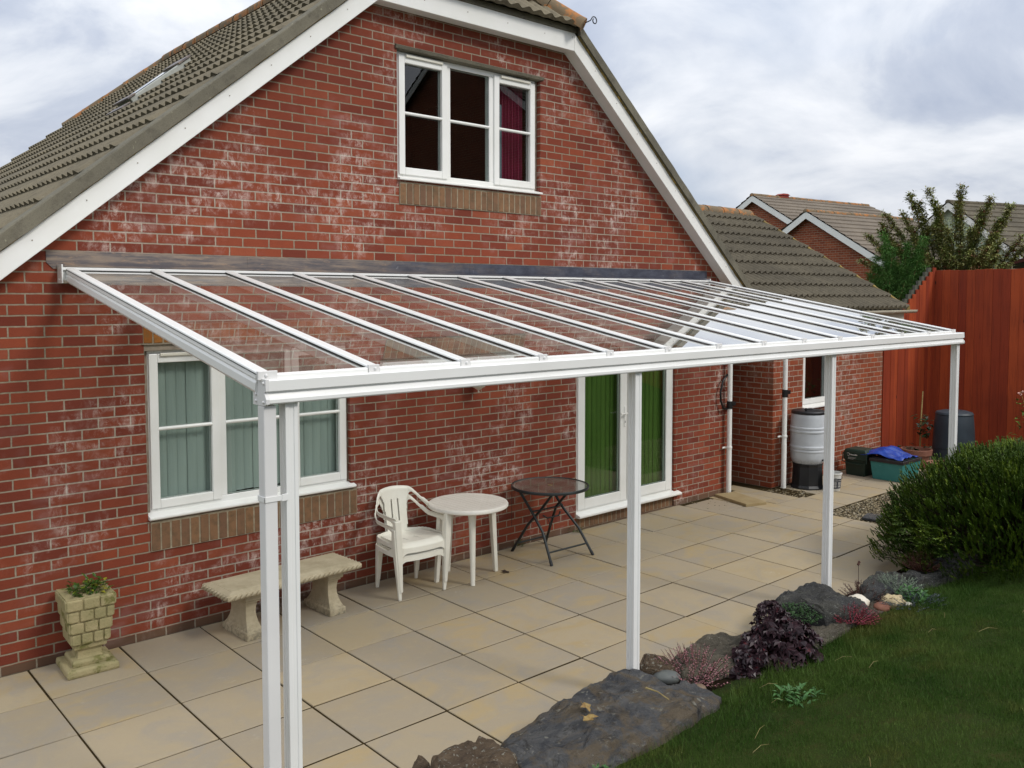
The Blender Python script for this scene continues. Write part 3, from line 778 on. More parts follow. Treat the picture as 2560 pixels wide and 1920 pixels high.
o = barge([(XF0+.002, ZF), (XF1-.002, ZF), (XF1-.002, ZF+hB), (XF0+.002, ZF+hB)], ((XF0, ZF), (XF1, ZF)))
for k in range(4):
    mb = MB(); mb.lathe([(.0045, 0), (.0045, .003), (0.001, .004)], (0, 0, 0), 8); mb.xf(Matrix.Translation((3.5+k*.5, -.156, ZF+.1)) @ Matrix.Rotation(PI/2, 4, 'X')); mb.build('nail_cover', M['seal'], o)
# main roof
c40, s40 = math.cos(math.atan(.835)), math.sin(math.atan(.835))
YA, YB = 1.06, 7.94; HZ = 5.42
def hipz(y): return HZ+.835*(y+.21)
mb = MB()
GA = .3325
nrow = 18
def keepL(c, k, i):
    if c.x > XC+.05: return False
    zh = hipz(min(c.y, 9-c.y) if False else c.y); zk = HZ+.835*(9.21-c.y)
    return c.z < min(zh, zk)-.01
tile_roof(mb, (-.414, -.05, 2.945-.835*.414-.012), (0,1,0), (c40,0,s40), 9.1, nrow, GA, .138, 6, keepL, roll=.03, lip=.036)
clean(mb); RF = mb.build('roof', M['tile'], H)
mb = MB()
def keepR(c, k, i):
    if c.x < XC-.05: return False
    return c.z < min(HZ+.835*(c.y+.21), HZ+.835*(9.21-c.y))-.01
tile_roof(mb, (8.864, -.05, 2.945-.835*.414-.012), (0,1,0), (-c40,0,s40), 9.1, nrow, GA, .15, 4, keepR)
clean(mb); mb.build('right_roof_slope', M['tile'], H)
mb = MB()
def keepH(c, k, i): return c.z < zr_(c.x)+.05 and c.z < 6.5
tile_roof(mb, (2.8, -.235, HZ-.035), (1,0,0), (0,c40,s40), 2.85, 5, GA, .15, 8, keepH, roll=.03, lip=.035)
clean(mb); mb.build('hip_tiles', M['tile'], H); mb = MB()
def keepHb(c, k, i): return c.z < zr_(c.x)-.04
tile_roof(mb, (2.8, 9.235, HZ-.035), (1,0,0), (0,-c40,s40), 2.85, 5, GA, .15, 4, keepHb)
clean(mb); mb.build('hip_tiles', M['tile'], H)
# underside boards so nothing shows through
mb = MB(); e = .03
for s in (0, 1):
    X = lambda x: x if not s else 8.45-x
    mb.poly([(X(-.40), -.13, zr_(-.40)-e-.02), (X(2.9), -.13, zr_(2.9)-e-.02), (X(XC), 1.0, zr_(XC)-e-.02), (X(XC), 8.0, zr_(XC)-e-.02), (X(2.9), 9.13, zr_(2.9)-e-.02), (X(-.4), 9.13, zr_(-.4)-e-.02)])
mb.poly([(3.0, -.2, HZ-.03), (5.45, -.2, HZ-.03), (XC, YA, 6.38)]); mb.poly([(3.0, 9.2, HZ-.03), (5.45, 9.2, HZ-.03), (XC, YB, 6.38)])
mb.build('roof_underlay', M['rubber'], H)
mb = MB(); ridge_tiles(mb, (XC, YA, 6.50), (XC, YB, 6.50)); ridge_tiles(mb, (2.98, -.24, HZ+.0), (XC, YA-.05, 6.49)); ridge_tiles(mb, (5.48, -.24, HZ+.0), (XC, YA-.05, 6.49)); ridge_tiles(mb, (2.98, 9.24, HZ+.0), (XC, YB+.05, 6.49)); ridge_tiles(mb, (5.48, 9.24, HZ), (XC, YB+.05, 6.49))
mb.build('ridge_tiles', M['ridge'], H, smooth=True, auto=40)
# verges: mortar bed and flat tile edge
for s in (0, 1):
    X = lambda x: x if not s else 8.45-x
    mb = MB(); a, b = -.44, 2.97
    n = 60; pr = []
    for (y, dz) in ((-.195, -.098), (-.198, .012), (-.185, .024), (-.05, .03), (-.05, -.03)): pr.append((y, dz))
    base = len(mb.v)
    for i in range(n+1):
        x = a+(b-a)*i/n
        st = -.004*((((x+.414)/.2553) % 1.0))
        for q, (y, dz) in enumerate(pr):
            jj = .006*noise.noise(Vector((x*6, q*2.0, s*9)))
            mb.v.append((X(x), y+jj*1.4, zr_(x)+dz+(st if q in (1, 2, 3) else jj)))
    for i in range(n):
        for q in range(5):
            A = base+i*5+q; B = base+i*5+(q+1) % 5; mb.f.append((A, B, B+5, A+5))
    mb.f.append(tuple(base+q for q in range(5))); mb.f.append(tuple(base+n*5+q for q in range(5)))
    mb.build('verge', M['verge'], H)
    mb = MB(); n = 40; base = len(mb.v)
    for i in range(n+1):
        x = a+(b-a)*i/n
        for q, (y, z) in enumerate(((-.150, zb_(x)+hB), (-.172, zr_(x)-.098), (-.12, zr_(x)-.098), (-.12, zb_(x)+hB))):
            mb.v.append((X(x), y+.006*noise.noise(Vector((x*9, q, s))), z+(.001 if q < 2 else 0)))
    for i in range(n):
        for q in range(4): A = base+i*4+q; B = base+i*4+(q+1) % 4; mb.f.append((A, B, B+4, A+4))
    mb.build('verge_mortar', M['mossm'], H)
mb = MB(); mb.box(3.0, 5.45, -.17, -.12, ZF+hB+.001, HZ+.03); mb.build('eaves_filler', M['verge'], H)
# hip iron: a scroll at the foot of the right hip
pts = []
for i in range(26):
    t_ = i/25; an = PI*1.0-t_*2.3*PI; r = .045*(1-.55*t_)
    pts.append((5.535+.045+r*math.cos(an)+.0, -.30, HZ+.055+r*math.sin(an)))
mb = MB(); mb.tube([(5.44, -.2, HZ-.0), (5.50, -.26, HZ+.03), (5.53, -.29, HZ+.05)]+pts[1:], .006, 6); mb.build('hip_iron', M['ironblk'], H, smooth=True)
# skylight
mb = MB(); nrm = Vector((-s40, 0, c40)); uu = Vector((c40, 0, s40)); O_ = Vector((2.40, 3.40, zr_(2.40)))+nrm*.03
SM = Matrix((uu, Vector((0,1,0)), nrm)).transposed().to_4x4(); SM.translation = O_
mb.box(-.44, .42, -.22, .22, -.03, .055, SM); mb.build('skylight_frame', M['skyframe'], H, bevel=.01)
for q_ in ((-.47, -.36, -.24, .24, .052, .072), (.26, .44, -.24, .24, .052, .075), (-.60, -.475, -.26, .26, .012, .028)): mb = MB(); mb.box(*q_, SM); mb.build('skylight_flashing', M['lead'], H, bevel=.004)
mb = MB(); mb.box(-.355, .255, -.16, .16, .056, .061, SM); mb.build('skylight_pane', M['skyglass'], H)
# lead flashing over the canopy
mb = MB(); xs_ = [.368, 1.86, 2.64, 4.15, 5.65, 6.9, 8.0]
for i in range(6):
    a, b = xs_[i]-.02*(i > 0), xs_[i+1]; d = .0018*(i % 2)
    poly = [(a, 2.916), (b, 2.916), (b, 2.80), (a, 2.80)] if i else [(a, 2.916), (b, 2.916), (b, 2.79), (.412, 2.79), (a, 2.834)]
    m_ = MB(); m_.prism(poly, 'y', -.006-d, .0-.0003*i); mb.v, mb.f = mb.v, mb.f
    bb = len(mb.v); mb.v += m_.v; mb.f += [tuple(q+bb for q in f) for f in m_.f]
    if i or True:
        a2 = max(a, .45); m_ = MB(); m_.prism([(-.007-d, 2.818), (-.105, 2.806-d), (-.105, 2.803-d), (-.006-d, 2.814)], 'x', a2, min(b, 7.93))
        bb = len(mb.v); mb.v += m_.v; mb.f += [tuple(q+bb for q in f) for f in m_.f]
mb.build('lead_flashing', M['lead'], H)
def downpipe(parent, x, y, z1, r=.034, clipz=(), black=None):
    mb = MB(); mb.tube([(x, y, .02), (x, y, .62)], r, 16); mb.tube([(x, y, .60), (x, y, z1)], r*.94, 16)
    o = mb.build('downpipe', M['pvc'], parent, smooth=True, auto=40)
    for z in clipz:
        mb = MB(); mb.tube([(x, y, z-.012), (x, y, z+.012)], r*1.18, 16); mb.box(x-.10, x+.03, y+r-.004, y+r+.006, z-.01, z+.01); mb.build('pipe_clip', M['pvc'], o, bevel=.002)
    if black:
        mb = MB(); mb.tube([(x, y, black-.05), (x, y, black+.05)], r*1.15, 16); mb.box(x+.02, x+.11, y-.02, y+.02, black-.015, black+.035); mb.build('diverter_collar', M['ironblk'], o, bevel=.003)
    return o
dp = downpipe(H, 8.44, -.075, 2.45, clipz=(.62,), black=1.18)
pts = [(8.40, -.07, 1.17+.0)]
pts = [(8.44, -.05, 1.12), (8.33, -.055, 1.14), (8.27, -.055, 1.24), (8.26, -.055, 1.36), (8.32, -.05, 1.50), (8.42, -.05, 1.58)]
mb = MB(); mb.tube(pts, .014, 8); mb.build('cable_loop', M['ironblk'], dp, smooth=True)

# wall light
WL = thing('wall_light', 'small cream lantern wall light on the brick wall between lower window and doors', 'wall light', (4.158, -.0, 1.64))
mb = MB(); mb.box(4.118, 4.198, -.02, 0, 1.74, 1.90); mb.tube([(4.158, -.01, 1.84), (4.158, -.09, 1.88), (4.158, -.11, 1.965)], .009, 8); mb.build('bracket', M['pvcw'], WL, bevel=.004)
mb = MB(); mb.lathe([(.003, 0), (.010, .012), (.006, .026), (.022, .04), (.06, .06), (.078, .085), (.078, .095)], (4.158, -.11, 1.652), 16); mb.lathe([(.078, .26), (.06, .29), (.02, .325), (.006, .345), (.002, .37)], (4.158, -.11, 1.652), 16)
for k in range(6):
    a = PI/3*k; mb.bar((4.158+.07*math.cos(a), -.11+.07*math.sin(a), 1.735), (4.158+.073*math.cos(a), -.11+.073*math.sin(a), 1.905), .006, .006)
mb.build('lantern_frame', M['pvcw'], WL, smooth=True, auto=35)
mb = MB(); mb.lathe([(.062, .095), (.066, .26)], (4.158, -.11, 1.652), 6); mb.build('lantern_glass', M['glass'], WL)

# ================================================================ outbuilding on the right
B = thing('brick_outbuilding', 'low orange red brick outbuilding with brown tiled roof right of the main house', 'outbuilding', (10.8, -.24, 0))
mb = MB(); wall_face(mb, [(9.2, -.2), (12.36, -.2), (12.36, 2.38), (9.2, 2.38)], [(9.965, 10.75, 1.03, 2.2)], -.24, .09)
mb.quad((9.2, -.24, -.2), (9.2, 4.8, -.2), (9.2, 4.8, 2.38), (9.2, -.24, 2.38))
mb.poly([(12.36, -.24, -.2), (12.36, 5.0, -.2), (12.36, 5.0, 2.38), (12.36, 2.35, 3.95), (12.36, -.24, 2.38)])
mb.quad((9.2, 4.8, -.2), (12.36, 5, -.2), (12.36, 5, 2.38), (9.2, 4.8, 2.38)); mb.build('wall', M['brick2'], B)
f = window(B, 9.97, 10.745, 1.04, 2.19, -.20, [(10.0, 10.715, 1)], None)
mb = MB(); mb.prism([(-.29, 1.01), (-.29, 1.024), (-.2, 1.045), (-.2, 1.01)], 'x', 9.96, 10.76); mb.build('window_sill', M['pvc'], f)
room(B, 9.968, 10.747, 1.0, 2.2, -.148, 1.2, M['dark'])
mb = MB(); mb.quad((10.08, -.02, 1.05), (10.22, -.02, 1.05), (10.22, -.02, 2.15), (10.08, -.02, 2.15)); mb.build('grey_curtain', M['sheer'], B)
mb = MB()
def keepS(c, k, i):
    if c.x < 8.9 and c.y > -.05 and c.z < zr_(c.x)-.03: return False
    if c.y <= .1 and c.x < 8.74: return False
    return True
a30 = math.atan(.574); c30, s30 = math.cos(a30), math.sin(a30)
tile_roof(mb, (6.9, -.53, 2.43-.035), (1,0,0), (0,c30,s30), 5.62, 10, .334, .15, 8, keepS, roll=.042, lip=.04)
clean(mb); mb.build('roof', M['tile2'], B)
mb = MB(); mb.quad((7.0, 2.37, 4.06), (12.5, 2.37, 4.06), (12.5, 5.4, 2.3), (7.0, 5.4, 2.3)); mb.quad((8.9, -.50, 2.39), (12.5, -.50, 2.39), (12.5, 2.37, 4.04), (8.9, 2.37, 4.04)); mb.build('roof_underlay', M['tile2'], B)
mb = MB(); ridge_tiles(mb, (7.1, 2.38, 4.09), (12.52, 2.38, 4.09), .12); mb.build('ridge_tiles', M['ridge'], B, smooth=True, auto=40)
mb = MB(); n = 40; base = 0
for i in range(n+1):
    y = -.55+2.92*i/n; z = 2.43+.574*(y+.53); st = -.014*(i*10/n % 1)
    for q, (x, dz) in enumerate(((12.50, .0), (12.51, .035), (12.58, .03), (12.60, -.03), (12.50, -.05))):
        jj = .008*noise.noise(Vector((q*3, y*8, 2))); mb.v.append((x+jj, y, z+dz+jj+(st if q in (1, 2) else 0)))
for i in range(n):
    for q in range(5): A = i*5+q; C_ = i*5+(q+1) % 5; mb.f.append((A, C_, C_+5, A+5))
mb.f.append(tuple(range(5)))
mb.build('verge_mortar', M['mossm'], B)
mb = MB(); mb.box(8.95, 12.5, -.50, -.48, 2.22, 2.385); mb.quad((8.95, -.49, 2.235), (12.49, -.49, 2.235), (12.49, -.24, 2.235), (8.95, -.24, 2.235)); mb.box(12.36, 12.50, -.479, -.2, 2.22, 2.40); mb.build('fascia', M['fascia'], B, bevel=.003)
mb = MB(); prof = [(math.cos(a)*.056, math.sin(a)*.05) for a in [PI+PI*k/10 for k in range(11)]]
pin = [(p[0]*.93, p[1]*.93+.0) for p in prof][::-1]
mb.prism([(-.562+p[0], 2.385+p[1]) for p in prof+pin], 'x', 8.9, 12.72); mb.prism([(-.562+p[0], 2.385+p[1]) for p in prof], 'x', 12.70, 12.725)
mb.build('gutter', M['fascia'], B, smooth=True, auto=30)
mb = MB(); mb.prism([(-.562+p[0]*1.07, 2.384+p[1]*1.09) for p in prof], 'x', 11.9, 11.95); mb.build('gutter_joint', M['fascia'], B)
dp = downpipe(B, 9.235, -.40, 2.3, clipz=(.72,), black=1.30)
# ================================================================ canopy
K = thing('patio_canopy', 'white aluminium lean-to canopy with clear glass roof over the patio', 'canopy', (4.25, -3.05, 0))
mb = MB(); mb.prism([(-.001, 2.815), (-.012, 2.815), (-.10, 2.800), (-.112, 2.795), (-.112, 2.780), (-.095, 2.778), (-.095, 2.712), (-.075, 2.69), (-.001, 2.69)], 'x', .445, 7.93)
WP = mb.build('wall_plate', M['alu'], K)
mb = MB(); mb.box(.437, .446, -.114, -.001, 2.688, 2.818); mb.box(7.929, 7.94, -.114, -.001, 2.69, 2.818); mb.tube([(.437, -.06, 2.715), (.430, -.06, 2.715)], .006, 8); mb.build('end_cap', M['alu'], WP, bevel=.002)
mb = MB(); mb.box(.50, 7.92, -.130, -.113, 2.768, 2.7785); mb.build('gasket', M['rubber'], WP)
rx = [.497+i*(7.925-.497)/13 for i in range(14)]
y0, z0_, y1, z1_ = -.112, 2.778, -3.045, 2.246      # along the top of the glass
def rafter(x, end):
    dy = y1-y0; dz = z1_-z0_; L = math.hypot(dy, dz); a = math.atan2(dz, -dy)
    T = Matrix.Translation((x, y0, z0_)) @ Matrix.Rotation(PI, 4, 'Z') @ Matrix.Rotation(a, 4, 'X')
    # local +Y runs down the slope
    m = MB()
    m.prism([(-.031, .005), (-.030, .0115), (-.024, .016), (.024, .016), (.030, .0115), (.031, .005)], 'y', 0, L); m.xf(T)
    o = m.build('rafter', M['alu'], K)
    m = MB()
    if end: m.prism([(-.028, .006), (.028, .006), (.030, -.018), (.024, -.028), (.030, -.040), (.030, -.074), (.022, -.086), (-.022, -.086), (-.030, -.074), (-.030, -.040), (-.024, -.028), (-.030, -.018)], 'y', 0, L-.01)
    else: m.prism([(-.022, -.010), (.022, -.010), (.022, -.062), (.016, -.070), (-.016, -.070), (-.022, -.062)], 'y', 0, L-.01)
    m.xf(T); m.build('rafter_bar', M['alu'], o)
    m = MB(); m.box(-.0315, .0315, .001, L-.002, .0005, .0048); m.xf(T); m.build('gasket', M['rubber'], o)
    return o
for i, x in enumerate(rx): rafter(x, i in (0, 13))
for i in range(13):
    a, b = rx[i]+.024, rx[i+1]-.024; m = MB()
    m.quad((a, y0, z0_-.002), (b, y0, z0_-.002), (b, y1, z1_-.002), (a, y1, z1_-.002)); m.build('glass_pane', M['glassroof'], K)
# eaves closure strip with bracket plates and bolts
for i in range(13):
    m = MB(); m.prism([(-3.043, 2.252), (-3.060, 2.251), (-3.064, 2.243), (-3.064, 2.222), (-3.043, 2.222)], 'x', rx[i]+.032, rx[i+1]-.036); m.build('eaves_strip', M['alu'], K, bevel=.001)
for i, x in enumerate(rx):
    m = MB(); a, b = (x-.034, x+.06) if i == 0 else ((x-.032, x+.03) if i < 13 else (x-.05, x+.045))
    m.box(a, b, -3.066, -3.048, 2.224, 2.264); pl = m.build('rafter_end_plate', M['alug'], K, bevel=.002)
    m = MB(); n0 = len(m.v); m.lathe([(.0085, 0), (.0085, .004), (.005, .008), (.001, .009)], (0,0,0), 10); m.xf(Matrix.Translation((x+.004, -3.066, 2.244)) @ Matrix.Rotation(PI/2, 4, 'X')); m.build('bolt', M['alug'], pl, smooth=True, auto=40)
# gutter beam, ogee front
BX0, BX1 = .492, 8.085
pr = [(-3.045, 2.216), (-3.095, 2.216), (-3.103, 2.210), (-3.103, 2.157), (-3.088, 2.150), (-3.088, 2.143), (-3.092, 2.139), (-3.099, 2.120), (-3.108, 2.112), (-3.108, 2.095), (-3.103, 2.088), (-2.985, 2.088), (-2.985, 2.216), (-2.993, 2.216), (-2.993, 2.10), (-3.045, 2.10)]
fz = lambda z: 2.117+(z-2.088)*.86
pr = [(a, fz(b)) for a, b in pr]
mb = MB(); mb.prism(pr, 'x', BX0, BX1-.008); GB = mb.build('gutter_beam', M['alu'], K)
for xa, xb in ((BX0-.014, BX0+.003), (BX1-.008, BX1)):
    mb = MB(); mb.prism([(a_, fz(b_)) for a_, b_ in [(-2.98, 2.220), (-3.106, 2.220), (-3.108, 2.157), (-3.092, 2.149), (-3.111, 2.115), (-3.111, 2.090), (-3.09, 2.080), (-2.98, 2.080)]], 'x', xa, xb); e = mb.build('end_cap', M['alug'], GB, bevel=.0015)
    mb = MB()
    for (yy, zz) in ((-3.09, 2.212), (-3.015, 2.160), (-3.015, 2.13), (-3.088, 2.128)):
        mb = MB(); n0 = 0; mb.lathe([(.007, 0), (.007, .004), (.004, .008)], (0,0,0), 8); mb.xf(Matrix.Translation((xa if xa < 1 else xb, yy, zz)) @ Matrix.Rotation(-PI/2 if xa < 1 else PI/2, 4, 'Y'), n0)
        mb.build('bolt', M['alug'], e, smooth=True, auto=40)
def post(x):
    y = -3.049; h = .031; m = MB()
    def P(u, v): return (x+u, y+v)
    o = [(-h, -h), (h, -h), (h, h), (-h, h)]
    # two flutes on each side face
    pr = [P(-h, -h), P(-.012, -h), P(-.010, -h+.004), P(.010, -h+.004), P(.012, -h), P(h, -h)]
    pr += [P(h, -.016), P(h-.004, -.014), P(h-.004, -.006), P(h, -.004), P(h, .006), P(h-.004, .008), P(h-.004, .016), P(h, .018), P(h, h), P(-h, h)]
    pr += [P(-h, .018), P(-h+.004, .016), P(-h+.004, .008), P(-h, .006), P(-h, -.004), P(-h+.004, -.006), P(-h+.004, -.014), P(-h, -.016)]
    m.prism(pr, 'z', -.01, 2.1165); return m.build('post', M['alu'], K, bevel=.0012, seg=1)
for x in (.616, 3.035, 5.512, 8.012): post(x)
mb = MB(); mb.box(.480, .542, -3.08, -3.018, 0, 2.110); RW = mb.build('square_downpipe', M['alug'], K, bevel=.006, seg=3)
mb = MB()
for (a, b, c, d) in ((.476, .480, -3.084, -3.014), (.476, .585, -3.084, -3.080), (.542, .546, -3.08, -3.014), (.476, .546, -3.018, -3.014)): mb.box(a, b, c, d, 1.675, 1.70)
mb.box(.560, .590, -3.086, -3.079, 1.672, 1.703)
mb.build('pipe_clip', M['alu'], K, bevel=.001)

# ================================================================ bench
S = thing('stone_bench', 'pale cast stone bench with rope edged seat against the brick wall', 'bench', (1.94, -.35, 0))
rotB = Matrix.Translation((1.95, -.352, 0)) @ Matrix.Rotation(R_(3.0), 4, 'Z')
mb = MB(); L2, W2 = .59, .215
mb.loft([(L2-.03, W2-.03, .340), (L2-.008, W2-.008, .347), (L2, W2, .358), (L2, W2, .384), (L2-.006, W2-.006, .392), (L2-.045, W2-.045, .402), (L2-.052, W2-.052, .400), (L2-.058, W2-.058, .404)])
mb.xf(rotB); st = mb.build('seat', M['bench'], S, bevel=.003)
mb = MB()     # rope moulding: slanted beads
def bead(p, d):
    n0 = len(mb.v); mb.lathe([(.004, -.030), (.010, -.022), (.0135, 0), (.010, .022), (.004, .030)], (0,0,0), 8)
    Mx = Matrix.Translation(p) @ (Vector(d).to_track_quat('Z', 'X').to_matrix().to_4x4()); mb.xf(rotB @ Mx, n0)
k = 26
for i in range(k):
    x = -L2+.03+i*(2*L2-.06)/(k-1)
    bead((x, -W2-.001, .371), (1, -.15, .62))
for i in range(9):
    y = -W2+.03+i*(2*W2-.06)/8
    bead((-L2-.001, y, .371), (.15, -1, .62)); bead((L2+.001, y, .371), (.15, 1, .62))
mb.build('rope_edge', M['bench'], st, smooth=True, auto=60)
for dx in (-.352, .375):
    mb = MB(); w = lambda f, g, z: (f/2, g/2, z, dx, .015)
    mb.loft([w(.15, .40, 0), w(.15, .40, .050), w(.142, .385, .056), w(.128, .36, .060), w(.120, .34, .075), w(.112, .32, .085), w(.096, .275, .12), w(.086, .245, .16), w(.083, .235, .195), w(.088, .245, .235), w(.098, .265, .268), w(.100, .27, .270), w(.120, .30, .273), w(.120, .30, .288), w(.135, .33, .291), w(.142, .345, .300), w(.142, .345, .340)])
    mb.xf(rotB); mb.build('leg', M['bench'], S, bevel=.004)

# ================================================================ planter
PT = thing('stone_planter', 'square pedestal planter of moulded stone blocks by the left end of the wall', 'planter', (.50, -.215, 0))
cx, cy = .503, -.222; PM = Matrix.Translation((cx, cy, 0)) @ Matrix.Rotation(R_(-2.5), 4, 'Z')
rp = random.Random(11)
def jit(mb, amt, s=20):
    for i, v in enumerate(mb.v):
        q = noise.noise_vector(Vector(v)*s)*amt; mb.v[i] = (v[0]+q[0], v[1]+q[1], v[2]+q[2])
mb = MB(); mb.loft([(.162, .172, 0), (.168, .178, .02), (.165, .175, .05), (.15, .16, .056)]); mb.xf(PM)
pb = mb.build('base', M['planter'], PT, bevel=.008, seg=3)
mb = MB(); mb.loft([(.118, .122, .054), (.122, .126, .085), (.112, .116, .10), (.082, .085, .102), (.078, .08, .12), (.078, .08, .160), (.105, .105, .170), (.108, .108, .205), (.098, .098, .21)]); mb.xf(PM); mb.build('pedestal', M['planter'], PT, bevel=.006, seg=2)
mb = MB(); rows = 4; z = .205; hh = .335/4
for k in range(rows):
    half = .112+.012*k; zz = z+k*hh
    mb.loft([(half+.001, half+.001, zz-.002), (half+.007, half+.007, zz+hh+.001)])
mb.xf(PM); body = mb.build('bowl', M['planter'], PT)
mb = MB()
for k in range(rows):
    half = .120+.0115*k; zz = z+k*hh
    for side in range(4):
        cuts = [-1, -.33, .36, 1] if k % 2 else [-1, -.52, .12, .68, 1]
        for a, b in zip(cuts[:-1], cuts[1:]):
            R4 = PM @ Matrix.Rotation(side*PI/2, 4, 'Z'); g = .004
            n0 = len(mb.v); x0, x1 = a*half+(g if a > -1 else 0), b*half-(g if b < 1 else 0)
            d = .018+rp.uniform(-.002, .002)
            mb.loft([((x1-x0)/2-.004, .012, zz+.004), ((x1-x0)/2, .014, zz+.014), ((x1-x0)/2, .016, zz+hh-.016), ((x1-x0)/2-.002, .014, zz+hh-.004)], ((x0+x1)/2, -half+.006)); mb.xf(R4, n0)
mb.build('blocks', M['planter'], body, bevel=.006, seg=2)
mb = MB(); mb.box(-.118, .118, -.118, .118, .50, .515, PM); mb.build('soil', M['soil'], body)
# ---------- leaf helpers
def leafq(mb, p, d, w, l, bend=.2, up=Vector((0,0,1))):
    d = Vector(d).normalized(); s = d.cross(up)
    if s.length < .01: s = Vector((1,0,0))
    s.normalize(); nrm = s.cross(d); p = Vector(p); b = len(mb.v)
    mb.v += [tuple(p), tuple(p+d*l*.45+s*w/2+nrm*l*bend*.3), tuple(p+d*l-nrm*l*bend), tuple(p+d*l*.45-s*w/2+nrm*l*bend*.3), tuple(p+d*l*.5-nrm*.0)]
    mb.f += [(b, b+1, b+4), (b+1, b+2, b+4), (b+2, b+3, b+4), (b+3, b, b+4)]
def rdir(r, zmin=-1, zmax=1):
    z = r.uniform(zmin, zmax); a = r.uniform(0, 2*PI); q = math.sqrt(max(0, 1-z*z)); return Vector((q*math.cos(a), q*math.sin(a), z))
PP = thing('potted_plant', 'leafy green plant with yellow and red leaves growing in the stone planter', 'plant', (cx, cy, .51))
mb = MB(); r = random.Random(2)
for _ in range(170):
    x, y = r.uniform(-.11, .12), r.uniform(-.11, .11); h = r.uniform(.0, .07+.03*(x > 0)); p = PM @ Vector((x, y, .515+h))
    leafq(mb, p, rdir(r, -.2, .8), r.uniform(.018, .032), r.uniform(.035, .06), r.uniform(0, .4))
mb.build('foliage', M['plantg'], PP)
mb = MB()
for _ in range(14):
    p = PM @ Vector((r.uniform(.05, .13), r.uniform(-.1, .05), .53+r.uniform(.01, .06))); leafq(mb, p, rdir(r, -.1, .5), .028, .05, .2)
mb.build('yellow_leaves', leaf('yellow_leaf', '#8f8a1e', '#7b7a20', None), PP)
mb = MB(); mb.tube([PM @ Vector((-.07, -.03, .51)), PM @ Vector((-.085, -.03, .58)), PM @ Vector((-.115, -.02, .65))], [.003, .0025, .0015], 6)
for _ in range(10): mb.tube([PM @ Vector((-.06, -.05, .51)), PM @ (Vector((-.06, -.05, .51))+rdir(r, .2, 1)*.06)], .0018, 5)
mb.build('stem', M['stemr'], PP)

